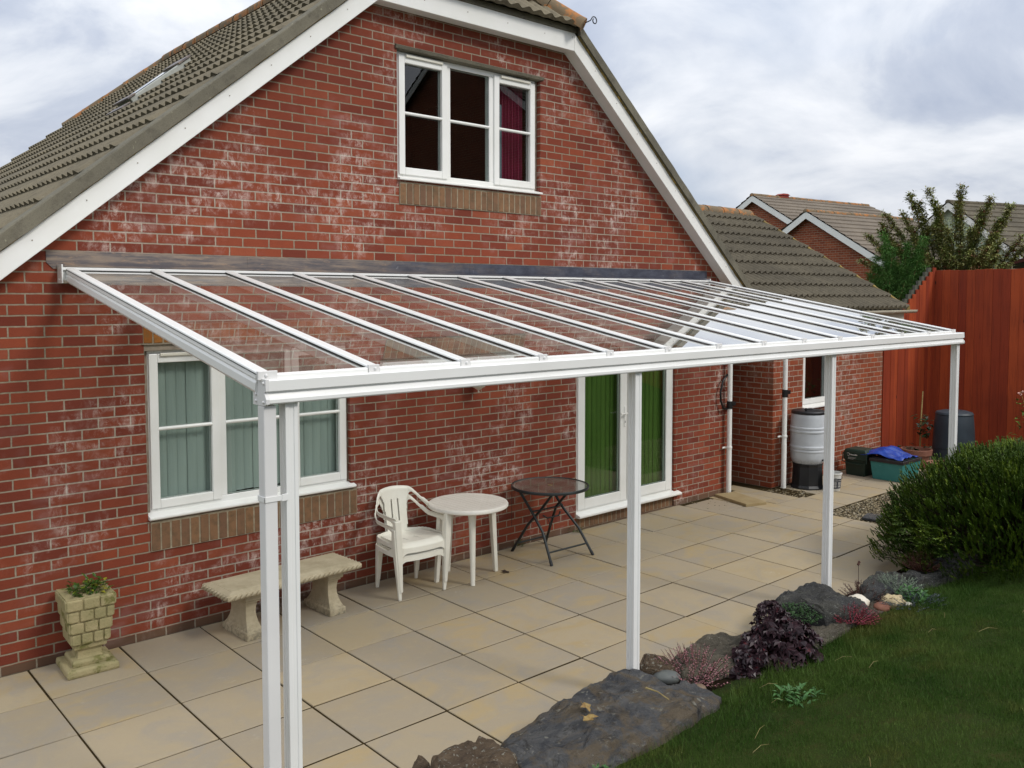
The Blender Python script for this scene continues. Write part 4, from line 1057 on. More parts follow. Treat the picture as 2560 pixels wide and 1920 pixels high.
# ================================================================ plastic chairs (stacked)
def make_chair(label):
    C_ = thing('plastic_chair', label, 'chair', (0, 0, 0), 'stacked plastic garden chairs')
    hw = .235
    # seat surface, local -Y is the front
    def seat_z(u, v):      # u lateral -1..1, v 0 front .. 1 back
        z = .408 - .028*math.sin(min(1, v*1.15)*PI*.5)*(1-.35*u*u) - .0*v
        if v < .16: z -= .045*((.16-v)/.16)**2
        return z + .012*abs(u)**3
    def sheet(name, f, nu, nv, mask, th=.006):
        m = MB(); idx = {}
        for j in range(nv+1):
            for i in range(nu+1): m.v.append(f(i/nu, j/nv))
        for j in range(nv):
            for i in range(nu):
                if mask((i+.5)/nu, (j+.5)/nv):
                    a = j*(nu+1)+i; m.f.append((a, a+1, a+nu+2, a+nu+1))
        clean(m); o = m.build(name, M['cream_pl'], C_, smooth=True, solid=th); return o
    def fs(a, b):
        u = a*2-1; y = -.235+b*.43; wv = hw*(1.0-.14*b) ; return (u*wv, y-.012*(1-u*u)*(1-b), seat_z(u, b))
    def ms(a, b):
        x = (a*2-1)*hw
        for c in (-.065, .065):
            cc = c*(1+.3*(b-.5))
            if abs(x-cc) < .005 and .30 < b < .62: return False
        return True
    sheet('seat', fs, 80, 60, ms, .008)
    # back and arms: one wrapped sheet; path in plan
    pth = []
    for i in range(161):
        t_ = i/160*2-1     # -1 left front .. 0 back centre .. 1 right front
        s = abs(t_); sg = -1 if t_ < 0 else 1
        if s < .38: x = s/.38*.19; y = .200-.035*(s/.38)**2
        elif s < .62:
            q = (s-.38)/.24; x = .19+.075*math.sin(q*PI/2); y = .165-.10*(1-math.cos(q*PI/2))-.02*q
        else:
            q = (s-.62)/.38; x = .265+.008*math.sin(q*PI); y = .045-.285*q
        pth.append((sg*x, y, s))
    def topz(s):
        if s < .30: return .800-.012*(s/.30)**2
        if s < .62: q = (s-.30)/.32; return .788-(.143)*(q*q*(3-2*q))
        q = (s-.62)/.38; return .645-.004*q
    def fb(a, b):
        i = a*160; i0 = min(159, int(i)); fr = i-i0; p = pth[i0]; q = pth[i0+1]
        x = p[0]+(q[0]-p[0])*fr; y = p[1]+(q[1]-p[1])*fr; s = p[2]+(q[2]-p[2])*fr
        z = .375+b*(topz(s)-.375)
        lean = (z-.40)*.16*max(0, 1-max(0, s-.3)/.35)
        nar = 1-.10*max(0, z-.62)/.2*(1 if s < .62 else 0)
        edge = .014*max(0, (b-.93)/.07)**2
        return (x*nar + (edge if x > 0 else -edge)*(s > .5), y+lean+edge*(s <= .5), z)
    def mb_(part):
        def f(a, b):
            x, y, z = fb(a, b); s = abs(a*2-1); i = int(a*160); X = abs(pth[min(160, i)][0]); T = topz(s)
            if part == 'back' and s > .45: return False
            if part == 'l' and not (a < .5 and s > .45): return False
            if part == 'r' and not (a > .5 and s > .45): return False
            # slots in the panel
            if s < .3:
                for c in (-.034, .034):
                    if abs(x-c) < .0055 and .49 < z < .69: return False
            # opening between panel and arm
            if s > .20:
                pl = .104+.018*(z-.4)/.4
                lo = .415; hi = T-.038-(.05 if s < .36 else 0)*max(0, (.36-s)/.16)
                fx = .93
                if X > pl and s < fx-.0:
                    # rounded box
                    top = hi; inner = X-pl
                    if s < .40: top -= .06*max(0, 1-inner/.05)**2
                    bot = lo+(.035 if s > .82 else 0)*max(0, (s-.82)/.11)**2*1.0
                    tt = top-(.02*max(0, (s-.84)/.09)**2)
                    if bot < z < tt: return False
            else:
                pass
            return True
        return f
    sheet('backrest', fb, 220, 80, mb_('back'), .007)
    sheet('armrest', fb, 220, 80, mb_('l'), .007)
    sheet('armrest', fb, 220, 80, mb_('r'), .007)
    # legs: angle-section, tapering, splayed
    for sx in (-1, 1):
        m = MB(); secs = []
        for k in range(13):
            t_ = k/12; z = .62*(1-t_) ; wdt = .030+.034*math.sin(min(1, (1-t_)*1.25)*PI/2) if z < .5 else .05
            wdt = .021+.030*max(0, min(1, z/.42)); x = sx*(.262-.030*min(1, z/.62)*0+.004-(.0)*t_ - .020*(z/.62) + .0); x = sx*(.228+.034*(z/.62)); y = -.235-.004+.022*(1-z/.62)*-1
            secs.append((.5*wdt+.004, .5*wdt, z, x, -.232-.012*(1-z/.62)))
        m.loft(secs[::-1]); o = m.build('leg', M['cream_pl'], C_, bevel=.007, seg=3)
        m = MB(); secs = []
        for k in range(9):
            z = .40*k/8; wdt = .022+.028*z/.4; secs.append((.5*wdt+.004, .5*wdt, z, sx*(.205-.008*(z/.4)), .150+.035*(1-z/.4)-.03*0))
        m.loft(secs); m.build('leg', M['cream_pl'], C_, bevel=.006, seg=3)
    # front apron under the lip, with rounded corners to the legs
    m = MB(); n = 30; base = 0
    for i in range(n+1):
        u = i/n*2-1; x = u*.235; dep = .012+.055*max(0, (abs(u)-.70)/.30)**1.6; zt = seat_z(u, 0)+.004
        for (yy, zz) in ((-.243-.012*(1-u*u), zt), (-.247-.012*(1-u*u), zt-.03-dep), (-.240-.012*(1-u*u), zt-.03-dep), (-.236-.012*(1-u*u), zt)): m.v.append((x, yy, zz))
    for i in range(n):
        for q in range(4): A = i*4+q; C2 = i*4+(q+1) % 4; m.f.append((A, C2, C2+4, A+4))
    m.build('apron', M['cream_pl'], C_, smooth=True, auto=50)
    for sx in (-1, 1):
        m = MB()
        for i in range(n+1):
            u = i/n*2-1; y = -.02+u*.20; dep = .010+.05*max(0, (abs(u)-.7)/.3)**1.6
            for (xx, zz) in ((sx*.232, .405), (sx*.238, .375-dep), (sx*.230, .375-dep), (sx*.225, .405)): m.v.append((xx*(1-.12*(i/n)), y, zz))
        for i in range(n):
            for q in range(4): A = i*4+q; C2 = i*4+(q+1) % 4; m.f.append((A, C2, C2+4, A+4))
        m.build('side_rail', M['cream_pl'], C_, smooth=True, auto=50)
    return C_
def children(o): return [c for c in bpy.data.objects if c.parent == o]
def copy_tree(o, parent=None):
    ch = children(o); c = o.copy(); COL.objects.link(c)
    if parent is not None: c.parent = parent
    for k in ch: copy_tree(k, c)
    return c
ch1 = make_chair('lower cream plastic garden chair of the stack, nested under the other')
ch1.location = (3.142, -.345, 0); ch1.rotation_euler = (0, 0, R_(-3))
ch2 = copy_tree(ch1); ch2['label'] = 'upper cream plastic garden chair of the stack, on top of the other'
ch2.location = (3.148, -.355, .072); ch2.rotation_euler = (R_(0), 0, R_(-3))

# ================================================================ white round table
T1 = thing('plastic_table', 'round white plastic garden table with round front leg beside the stacked chairs', 'table', (3.72, -.49, 0))
tcx, tcy, tr = 3.715, -.495, .368
mb = MB(); mb.lathe([(.30, .672), (tr-.012, .674), (tr, .682), (tr+.002, .698), (tr-.006, .712), (tr-.02, .716), (tr-.03, .715)], (tcx, tcy, 0), 56)
tp = mb.build('tabletop', mottled('white_table_top', '#e6e2d8', '#dcd7cc', 5, .35, .03), T1, smooth=True, auto=40)
mb = MB()
for ax in (0, 1):
    for k in range(-6, 7):
        q = k*.055; h = math.sqrt(max(0, (tr-.035)**2-q*q))
        if ax: mb.box(tcx+q-.0012, tcx+q+.0012, tcy-h, tcy+h, .7145, .7156)
        else: mb.box(tcx-h, tcx+h, tcy+q-.0012, tcy+q+.0012, .7145, .7157)
mb.build('tabletop_grooves', mottled('groove_grey', '#d2cdc1', '#c6c1b5', 5, .6, 0), tp)
for (x, y, rnd) in ((3.625, -.665, 1), (4.005, -.50, 0), (3.70, -.235, 0), (3.46, -.40, 0)):
    m = MB()
    vx, vy = x-tcx, y-tcy
    if rnd: m.tube([(x+vx*.12, y+vy*.12, 0), (x+vx*.10, y+vy*.10, .02), (x, y, .55), (x-vx*.02, y-vy*.02, .62), (x-vx*.05, y-vy*.05, .676)], [.020, .021, .031, .036, .052], 20)
    else: m.loft([(.018, .018, 0, vx*.12, vy*.12), (.026, .024, .5, 0, 0), (.030, .026, .676, -vx*.05, -vy*.05)], (x, y))
    m.build('leg', M['cream_pl'], T1, smooth=bool(rnd), auto=50, bevel=0 if rnd else .005)

# ================================================================ folding glass table
T2 = thing('folding_glass_table', 'round dark glass folding table with crossed grey tube legs by the doors', 'table', (4.78, -.47, 0))
gx, gy, gr = 4.782, -.472, .392
mb = MB(); mb.lathe([(gr-.012, .688), (gr-.002, .690), (gr, .700), (gr, .708), (gr-.004, .716), (gr-.014, .717), (gr-.016, .712), (gr-.016, .694), (gr-.012, .688)], (gx, gy, 0), 64); mb.f = mb.f[:-2]
mb.build('table_rim', M['tablegrey'], T2, smooth=True, auto=40)
mb = MB(); mb.lathe([(.022, .7105), (gr-.013, .7105)], (gx, gy, 0), 64); mb.f = mb.f[:-2]; mb.build('glass_top', M['glasstop'], T2)
mb = MB(); mb.lathe([(.014, .706), (.024, .706), (.026, .713), (.020, .715), (.014, .713), (.014, .706)], (gx, gy, 0), 20); mb.f = mb.f[:-2]; mb.build('parasol_hole_ring', mottled('tan_ring', '#7d6238', '#6a5230', 5, .6, 0), T2, smooth=True)
def leg2(pts, r=.0135):
    m = MB(); m.tube(pts, r, 10); o = m.build('leg', M['tablegrey'], T2, smooth=True, auto=60)
    m = MB(); a, b = Vector(pts[0]), Vector(pts[1]); m.tube([a, a+(b-a).normalized()*.05], r+.002, 10); m.build('foot_cap', M['black'], o, smooth=True, auto=60)
ex = .265
# frame pair one: feet on the near side, tops at the far side; pair two the other way
leg2([(4.545, -.745, 0), (4.560, -.60, .30), (4.565, -.44, .47), (4.55, -.24, .69)])
leg2([(5.105, -.765, 0), (5.045, -.62, .26), (4.985, -.44, .46), (4.97, -.24, .69)])
leg2([(4.585, -.12, 0), (4.64, -.30, .30), (4.66, -.46, .47), (4.66, -.66, .69)])
leg2([(5.05, -.13, 0), (4.95, -.30, .22), (4.90, -.44, .47), (4.89, -.66, .69)])
for pts_, r_ in (([(4.548, -.69, .115), (5.08, -.70, .115)], .0095), ([(4.60, -.17, .09), (5.03, -.17, .09)], .0095), ([(4.565, -.45, .475), (4.665, -.46, .475), (4.90, -.46, .475), (4.99, -.44, .475)], .009), ([(4.66, -.50, .43), (4.70, -.52, .40), (4.86, -.52, .40), (4.90, -.50, .43)], .008)):
    m = MB(); m.tube(pts_, r_, 8); m.build('cross_bar', M['tablegrey'], T2, smooth=True, auto=60)
m = MB(); m.tube([(4.70, -.52, .40), (4.72, -.53, .35), (4.71, -.53, .31), (4.735, -.53, .33), (4.76, -.52, .40)], .003, 6); m.tube([(4.47, -.25, .70), (4.472, -.245, .5), (4.475, -.24, .30)], .002, 5); m.build('strap', M['ironblk'], T2)
# ================================================================ water butt and bins
WB = thing('water_butt', 'grey ribbed water butt with black lid on a black stand under the outbuilding window', 'water butt', (9.60, -.54, 0))
c = (9.60, -.54, 0)
mb = MB(); mb.lathe([(.225, 0), (.225, .02), (.205, .05), (.195, .30), (.205, .34), (.15, .36)], c, 10); mb.build('stand', M['black'], WB, bevel=.006)
mb = MB(); mb.lathe([(.10, .30), (.16, .315), (.205, .36), (.222, .42), (.226, .50), (.232, .505), (.234, .52), (.228, .53), (.228, .545), (.236, .55), (.238, .575), (.230, .585), (.228, .60), (.230, .76), (.236, .765), (.240, .785), (.232, .795), (.231, .81), (.238, .815), (.238, .835), (.229, .845), (.226, .95), (.218, 1.03), (.214, 1.04)], c, 48); mb.build('body', M['butt'], WB, smooth=True, auto=35)
mb = MB(); mb.lathe([(.222, 1.012), (.224, 1.04), (.21, 1.055), (.12, 1.062), (.02, 1.064)], c, 48); mb.box(9.53, 9.67, -.56, -.52, 1.055, 1.078); mb.box(9.44, 9.46, -.60, -.58, 1.04, 1.10); mb.build('lid', M['black'], WB, smooth=True, auto=30)
mb = MB(); mb.tube([(9.60, -.755, .40), (9.60, -.80, .40)], .014, 8); mb.tube([(9.60, -.79, .41), (9.60, -.79, .36)], .010, 8); mb.build('tap', M['black'], WB)
BK = thing('bucket', 'white plastic tub with a dark printed label standing by the water butt', 'bucket', (9.74, -.83, 0))
c = (9.70, -.86, 0)
mb = MB(); mb.lathe([(.092, 0), (.094, .004), (.108, .215), (.116, .22), (.117, .235), (.112, .24), (.106, .236), (.090, .01)], c, 36); mb.build('tub', M['whitep'], BK, smooth=True, auto=35)
mb = MB(); mb.lathe([(.0975, .035), (.1082, .165)], c, 36); mb.f = mb.f[:-2]; lb = mb.build('label', mottled('navy_label', '#141a2b', '#1b2236', 6, .5, 0), BK, smooth=True)
mb = MB()
for k, z in enumerate((.055, .068, .085, .10, .115, .14)):
    rr = .0975+(z-.035)*.0824+.0006
    for a0 in (2.6, 3.6, 4.3, 5.1):
        base = len(mb.v)
        for q in range(5):
            a = a0+q*.13*(1 if k != 5 else 1.2)
            for zz in (z, z+.006): mb.v.append((c[0]+rr*math.cos(a), c[1]+rr*math.sin(a), zz))
        for q in range(4): mb.f.append((base+2*q, base+2*q+2, base+2*q+3, base+2*q+1))
mb.build('print_lines', M['whitep'], lb)
mb = MB(); mb.tube([(9.70+.118*math.cos(a), -.86+.118*math.sin(a), .225-.10*math.sin((a-PI*.9)/(PI*1.2)*PI)*.6) for a in [PI*.9+PI*1.2*k/14 for k in range(15)]], .0025, 6); mb.build('handle', M['ironblk'], BK)
FC = thing('food_caddy', 'dark green kerbside caddy with lid and white emblem against the brick wall', 'bin', (10.96, -.60, 0))
mb = MB(); mb.loft([(.125, .135, 0), (.13, .14, .01), (.145, .155, .23), (.15, .16, .235)], (10.96, -.60)); mb.build('body', M['dkgreen'], FC, bevel=.012, seg=3)
mb = MB(); mb.loft([(.158, .170, .225), (.162, .175, .24), (.158, .170, .34), (.145, .155, .375), (.12, .13, .385)], (10.96, -.60)); ld = mb.build('lid', M['dkgreen'], FC, bevel=.012, seg=3)
mb = MB(); mb.tube([(10.80, -.78, .345), (10.785, -.785, .20), (10.79, -.70, .175), (10.79, -.52, .175), (10.785, -.42, .20), (10.80, -.425, .33)], .008, 8); mb.build('handle', M['dkgreen'], FC)
mb = MB(); n0 = 0
pts = [(10.797, -.505+.020*math.cos(a), .305+.020*math.sin(a)) for a in [.5+k*.5 for k in range(11)]]
mb.tube(pts, .0028, 5)
for k in range(8): mb.box(10.795, 10.798, -.540-k*.013-.009, -.540-k*.013, .296, .296+(.018 if k in (0, 5, 6) else .011))
for j, (n, s) in enumerate(((9, .262), (8, .250), (6, .238))):
    for k in range(n): mb.box(10.7945, 10.797, -.505-k*.014-.009, -.505-k*.014, s, s+.004)
mb.build('emblem', M['whitep'], ld)
RC = thing('recycling_crate', 'open teal recycling crate with dark rim in front of the timber fence', 'crate', (11.08, -1.07, 0))
def tub(mb, cx, cy, hx, hy, h, th=.012, fl=.03):
    o = [(hx-fl, hy-fl, 0), (hx, hy, h), (hx-th, hy-th, h), (hx-fl-th, hy-fl-th, th)]
    base = len(mb.v)
    for a, b, z in o:
        for s, t_ in ((-1,-1),(1,-1),(1,1),(-1,1)): mb.v.append((cx+s*a, cy+t_*b, z))
    for i in range(3):
        for k in range(4): p = base+i*4+k; q = base+i*4+(k+1) % 4; mb.f.append((p, q, q+4, p+4))
    mb.f.append((base+3, base+2, base+1, base)); mb.f.append((base+12, base+13, base+14, base+15))
mb = MB(); tub(mb, 11.08, -1.07, .29, .235, .275); mb.build('body', M['teal'], RC, bevel=.008)
mb = MB()
for (a, b, c_, d) in ((10.775, 10.80, -1.315, -.825), (11.36, 11.385, -1.315, -.825), (10.80, 11.36, -1.315, -1.29), (10.80, 11.36, -.85, -.825)): mb.box(a, b, c_, d, .255, .30)
mb.build('rim', M['dkbrown'], RC, bevel=.006)
tl = MB(); n = 26
for j in range(n+1):
    for i in range(n+1):
        u, v = i/n, j/n; x = 10.80+.52*u; y = -1.29+.80*v
        q = noise.noise(Vector((u*3, v*3, .3))); z = .315+.06*math.sin(min(1, u*1.2)*PI)*.6+.10*math.exp(-((v-.45)/.22)**2)*(.4+u)*.8+.035*q+.02*noise.noise(Vector((u*9, v*9, 2)))
        if v > .80: z -= (v-.80)*.35
        tl.v.append((x+.03*noise.noise(Vector((v*4, 1, 1))), y, z))
for j in range(n):
    for i in range(n): a = j*(n+1)+i; tl.f.append((a, a+1, a+n+2, a+n+1))
o = tl.build('tarpaulin', M['blue'], smooth=True, solid=.004); tag(o, 'crumpled blue tarpaulin heaped on the teal crate', 'tarpaulin')
mb = MB(); mb.loft([(.24, .012, 0), (.24, .012, .02)]); 
mb = MB(); mb.box(10.80, 11.15, -1.28, -.86, .302, .312, Matrix.Rotation(0, 4, 'Z')); o = mb.build('cardboard_lid', M['dkbrown'], bevel=.004); tag(o, 'dark flat lid lying on the front of the teal crate', 'lid')
mb = MB(); mb.box(-.14, .14, -.045, .045, 0, .03, Matrix.Translation((11.0, -.86, .335)) @ Matrix.Rotation(.9, 4, 'Z') @ Matrix.Rotation(-.22, 4, 'Y')); o = mb.build('plank_offcut', M['brownwood'], bevel=.003); tag(o, 'short brown board propped on the crate beside the blue tarpaulin', 'board')
PO = thing('terracotta_pot', 'terracotta plant pot behind the blue tarpaulin', 'pot', (12.1, -.92, 0))
mb = MB(); mb.lathe([(.13, 0), (.135, .005), (.19, .20), (.215, .205), (.225, .285), (.215, .29), (.20, .285), (.185, .2), (.12, .02)], (12.1, -.92, 0), 36); mb.build('pot_body', M['terra'], PO, smooth=True, auto=35)
mb = MB(); mb.lathe([(.01, .22), (.19, .23)], (12.1, -.92, 0), 24); mb.build('soil', M['soil'], PO)
mb = MB(); mb.lathe([(.13, 0), (.19, .17), (.205, .175), (.21, .22)], (11.62, -1.5, 0), 30); o = mb.build('terracotta_pot', M['terra'], smooth=True, auto=35); tag(o, 'smaller terracotta pot partly behind the teal crate and big green bush', 'pot')
CB = thing('compost_bin', 'dark blue grey tapered compost bin in front of the tall timber fence', 'compost bin', (12.55, -1.28, 0))
mb = MB(); mb.lathe([(.31, 0), (.305, .02), (.29, .30), (.295, .305), (.28, .60), (.26, .80), (.25, .83)], (12.55, -1.28, 0), 36); mb.build('body', M['bluegrey'], CB, smooth=True, auto=35)
mb = MB(); mb.lathe([(.26, .80), (.265, .82), (.25, .845), (.18, .865), (.03, .87)], (12.55, -1.28, 0), 36); mb.build('lid', M['bluegrey'], CB, smooth=True, auto=35)
mb = MB(); mb.box(8.50, 8.78, -2.02, -1.84, -.003, .022, None); mb.xf(Matrix.Translation((8.64, -1.93, 0)) @ Matrix.Rotation(.25, 4, 'Z') @ Matrix.Translation((-8.64, 1.93, 0))); o = mb.build('slate_tile', M['slate'], bevel=.003); tag(o, 'dark flat slate lying on the gravel', 'slate')
mb = MB(); mb.box(-.16, .16, -.31, .31, 0, .04, Matrix.Translation((8.235, -.39, -.002)) @ Matrix.Rotation(-.30, 4, 'Z')); o = mb.build('stone_offcut', M['conc'], bevel=.006); o.data.materials[0] = mottled('buff_offcut', '#8d7a55', '#9b8a66', 5, .85, .3); tag(o, 'loose buff paving offcut at the foot of the white downpipe', 'stone')

# ================================================================ fences
def boards(p0, p1, zb, ztop, w=.125, seed=1, gap=.0015, th=.02, parent=None, mat='fence'):
    p0, p1 = Vector(p0), Vector(p1); L = (p1-p0).length; d = (p1-p0)/L; n = int(L/w); mb = MB(); r = random.Random(seed)
    nn = Vector((-d.y, d.x, 0))
    for i in range(n):
        a = p0+d*(i*w+gap/2); b = p0+d*((i+1)*w-gap/2); off = nn*(r.uniform(-.002, .002)+(.004 if i % 2 else 0)); t_ = r.random()
        zt = ztop((i+.5)*w)
        nf = len(mb.f); base = len(mb.v)
        for z in (zb, zt):
            for q in (a+off, b+off*1.0, b+off+nn*th, a+off+nn*th): mb.v.append((q.x, q.y, z))
        for f in ((0,1,2,3),(4,5,6,7),(0,1,5,4),(1,2,6,5),(2,3,7,6),(3,0,4,7)): mb.f.append(tuple(base+k for k in f))
        mb.c += [(t_,)*3]*(len(mb.f)-nf)
    return mb.build('boards', M[mat], parent, bevel=.002, seg=1)
F1 = thing('timber_fence', 'short red stained board fence with stepped top beside the outbuilding', 'fence', (13.3, -.24, 0))
st1 = lambda s: 2.33+.0+ (0 if s < .65 else (round((s-.65)/.125)+1)*.076*1.0)
boards((12.40, -.24, 0), (14.28, -.24, 0), -.1, st1, seed=4, parent=F1)
mb = MB()
for i in range(14):
    s = (i+.5)*.125
    if s > .6: zt = st1(s); mb.box(12.40+i*.125+.01, 12.40+(i+1)*.125-.01, -.205, -.165, zt-.35, zt+.075)
mb.build('back_pickets', M['oldwood'], F1)
mb = MB(); mb.box(12.40, 14.24, -.215, -.18, .45, .55); mb.box(12.40, 14.24, -.215, -.18, 1.75, 1.85); mb.build('rail', M['fence'], F1)
F2 = thing('timber_fence', 'tall dark red stained board fence running along the garden boundary', 'fence', (14.24, -4, 0))
boards((14.24, -.22, 0), (14.24, -9.2, 0), -.2, lambda s: 3.04+.004*s+.006*math.sin(s*9), seed=9, parent=F2, w=.135)
mb = MB(); mb.box(14.275, 14.31, -9.2, -.2, .5, .6); mb.box(14.275, 14.31, -9.2, -.2, 2.4, 2.5); mb.build('rail', M['fence'], F2)
for y in (-.32, -3.2, -6.1): mb = MB(); mb.box(14.275, 14.37, y-.05, y+.05, -.2, 3.0); mb.build('fence_post', M['fence'], F2)

# ================================================================ far houses
def far_house(label, O, ang, half, zap, slope, length, wall, zbase, hipend=0, name='brick_house', tilem='tile3', ov=.25, ridge='ridge', win=None):
    o = thing(name, label, 'house', (O[0], O[1], zbase)); T = Matrix.Translation((O[0], O[1], 0)) @ Matrix.Rotation(ang, 4, 'Z')
    ez = zap-half*slope
    m = MB(); hx = half-ov
    m.poly([(0, -hx, zbase), (0, hx, zbase), (0, hx, zap-hx*slope-.1), (0, 0, zap-.1), (0, -hx, zap-hx*slope-.1)])
    for y in (-hx, hx): m.quad((0, y, zbase), (length, y, zbase), (length, y, zap-hx*slope-.1), (0, y, zap-hx*slope-.1))
    if hipend: m.quad((length, -hx, zbase), (length, hx, zbase), (length, hx, ez+.05), (length, -hx, ez+.05))
    else: m.poly([(length, -hx, zbase), (length, hx, zbase), (length, hx, zap-hx*slope-.1), (length, 0, zap-.1), (length, -hx, zap-hx*slope-.1)])
    m.xf(T); m.build('wall', M[wall], o)
    m = MB(); cs = 1/math.hypot(1, slope); nr = int(half/cs/.30)+1; g = half/cs/nr
    for s in (-1, 1):
        for k in range(nr):
            a = k*g*cs; b = (k+1)*g*cs; za, zb2 = ez+a*slope, ez+b*slope
            def xr(yy): return length+(.0 if not hipend else -hipend*(1-yy/half) if False else 0)
            x1a = length+ov-(hipend*(a/half) if hipend else 0); x1b = length+ov-(hipend*(b/half) if hipend else 0)
            m.quad((-.22, s*(half-a), za+.05), (x1a, s*(half-a), za+.05), (x1b, s*(half-b), zb2+.015), (-.22, s*(half-b), zb2+.015))
            m.quad((-.22, s*(half-a), za), (x1a, s*(half-a), za), (x1a, s*(half-a), za+.05), (-.22, s*(half-a), za+.05))
    if hipend:
        for k in range(nr):
            a = k*g*cs; b = (k+1)*g*cs; xa = length+ov-hipend*a/half; xb = length+ov-hipend*b/half
            m.quad((xa, -(half-a), ez+a*slope+.05), (xa, half-a, ez+a*slope+.05), (xb, half-b, ez+b*slope+.015), (xb, -(half-b), ez+b*slope+.015))
    m.xf(T); rf = m.build('roof', M[tilem], o)
    m = MB(); ridge_tiles(m, (-.22, 0, zap+.03), (length+ov-hipend, 0, zap+.03), .085); m.xf(T); m.build('ridge_tiles', M[ridge], rf, smooth=True)
    for s in (-1, 1):
        m = MB(); m.prism([(0, zap-.02), (s*half, ez-.02), (s*half, ez-.24), (0, zap-.24)], 'x', -.20, -.17); m.xf(T); m.build('bargeboard', M['pvc'], o)
        m = MB(); m.box(-.2, length+ov*.9, min(s*(half+.01), s*(half-.02)), max(s*(half+.01), s*(half-.02)), ez-.15, ez+.0); m.tube([(-.2, s*(half+.07), ez-.02), (length+ov, s*(half+.07), ez-.02)], .055, 8); m.xf(T); m.build('gutter', M['fascia'], o)
    if win:
        for (y, z, ww, hh) in win:
            m = MB(); frame_rect(m, -ww/2, ww/2, 0, hh, .07, -.03, .03); m.box(-.03, .03, -.03, .03, .07, hh-.07); W = T @ Matrix.Translation((-.01, y, z)) @ Matrix.Rotation(-PI/2, 4, 'Z'); m.xf(W); f = m.build('window', M['pvc'], o)
            m = MB(); m.box(-ww/2+.05, ww/2-.05, .0, .01, .05, hh-.05); m.xf(W); m.build('pane', M['skyglass'], f)
    return o
h1 = far_house('far brick house with white bargeboards, its gable higher and furthest left', (27.29, 11.78), -.14, 3.3, 6.35, .58, 8.6, 'brick3', -.3, hipend=2.0)
m = MB(); T = Matrix.Translation((27.29, 11.78, 0)) @ Matrix.Rotation(-.14, 4, 'Z'); m.box(1.3, 1.75, -.10, .10, 6.35, 6.44); m.prism([(1.25, 6.44), (1.8, 6.44), (1.65, 6.50), (1.4, 6.50)], 'y', -.14, .14); m.xf(T); m.build('ridge_vent', mottled('red_vent', '#93392f', '#7e2e26', 5, .8, 0), h1)
h2 = far_house('nearer far brick house, its lower gable right of the taller one', (24.81, 8.16), -.14, 3.0, 5.34, .60, 5.4, 'brick3', -.3)
h3 = far_house('pale green rendered house with dark tiled roof at the right edge behind the shrub', (28.45, 5.2), -.30, 3.4, 5.66, .72, 12, 'render', -.3, tilem='tile2', ridge='tile2')
h4 = far_house('dark brick neighbouring house seen only as a reflection in the upper window', (15.2, -14.5), 0, 6.5, 10.4, .70, 9, 'brick3', .2, tilem='tile2', ridge='tile2')
GS = thing('garden_shed', 'brown timber shed roof edge just showing above the tall fence', 'shed', (18.6, -.9, 0))
mb = MB(); mb.box(17.9, 19.9, -2.2, -.35, -.2, 3.15); mb.build('wall', M['brownwood'], GS)
mb = MB(); mb.prism([(-.02, 3.17), (-2.4, 3.75), (-2.4, 3.82), (-.0, 3.24)], 'x', 17.75, 20.0); mb.build('roof', M['brownwood'], GS)

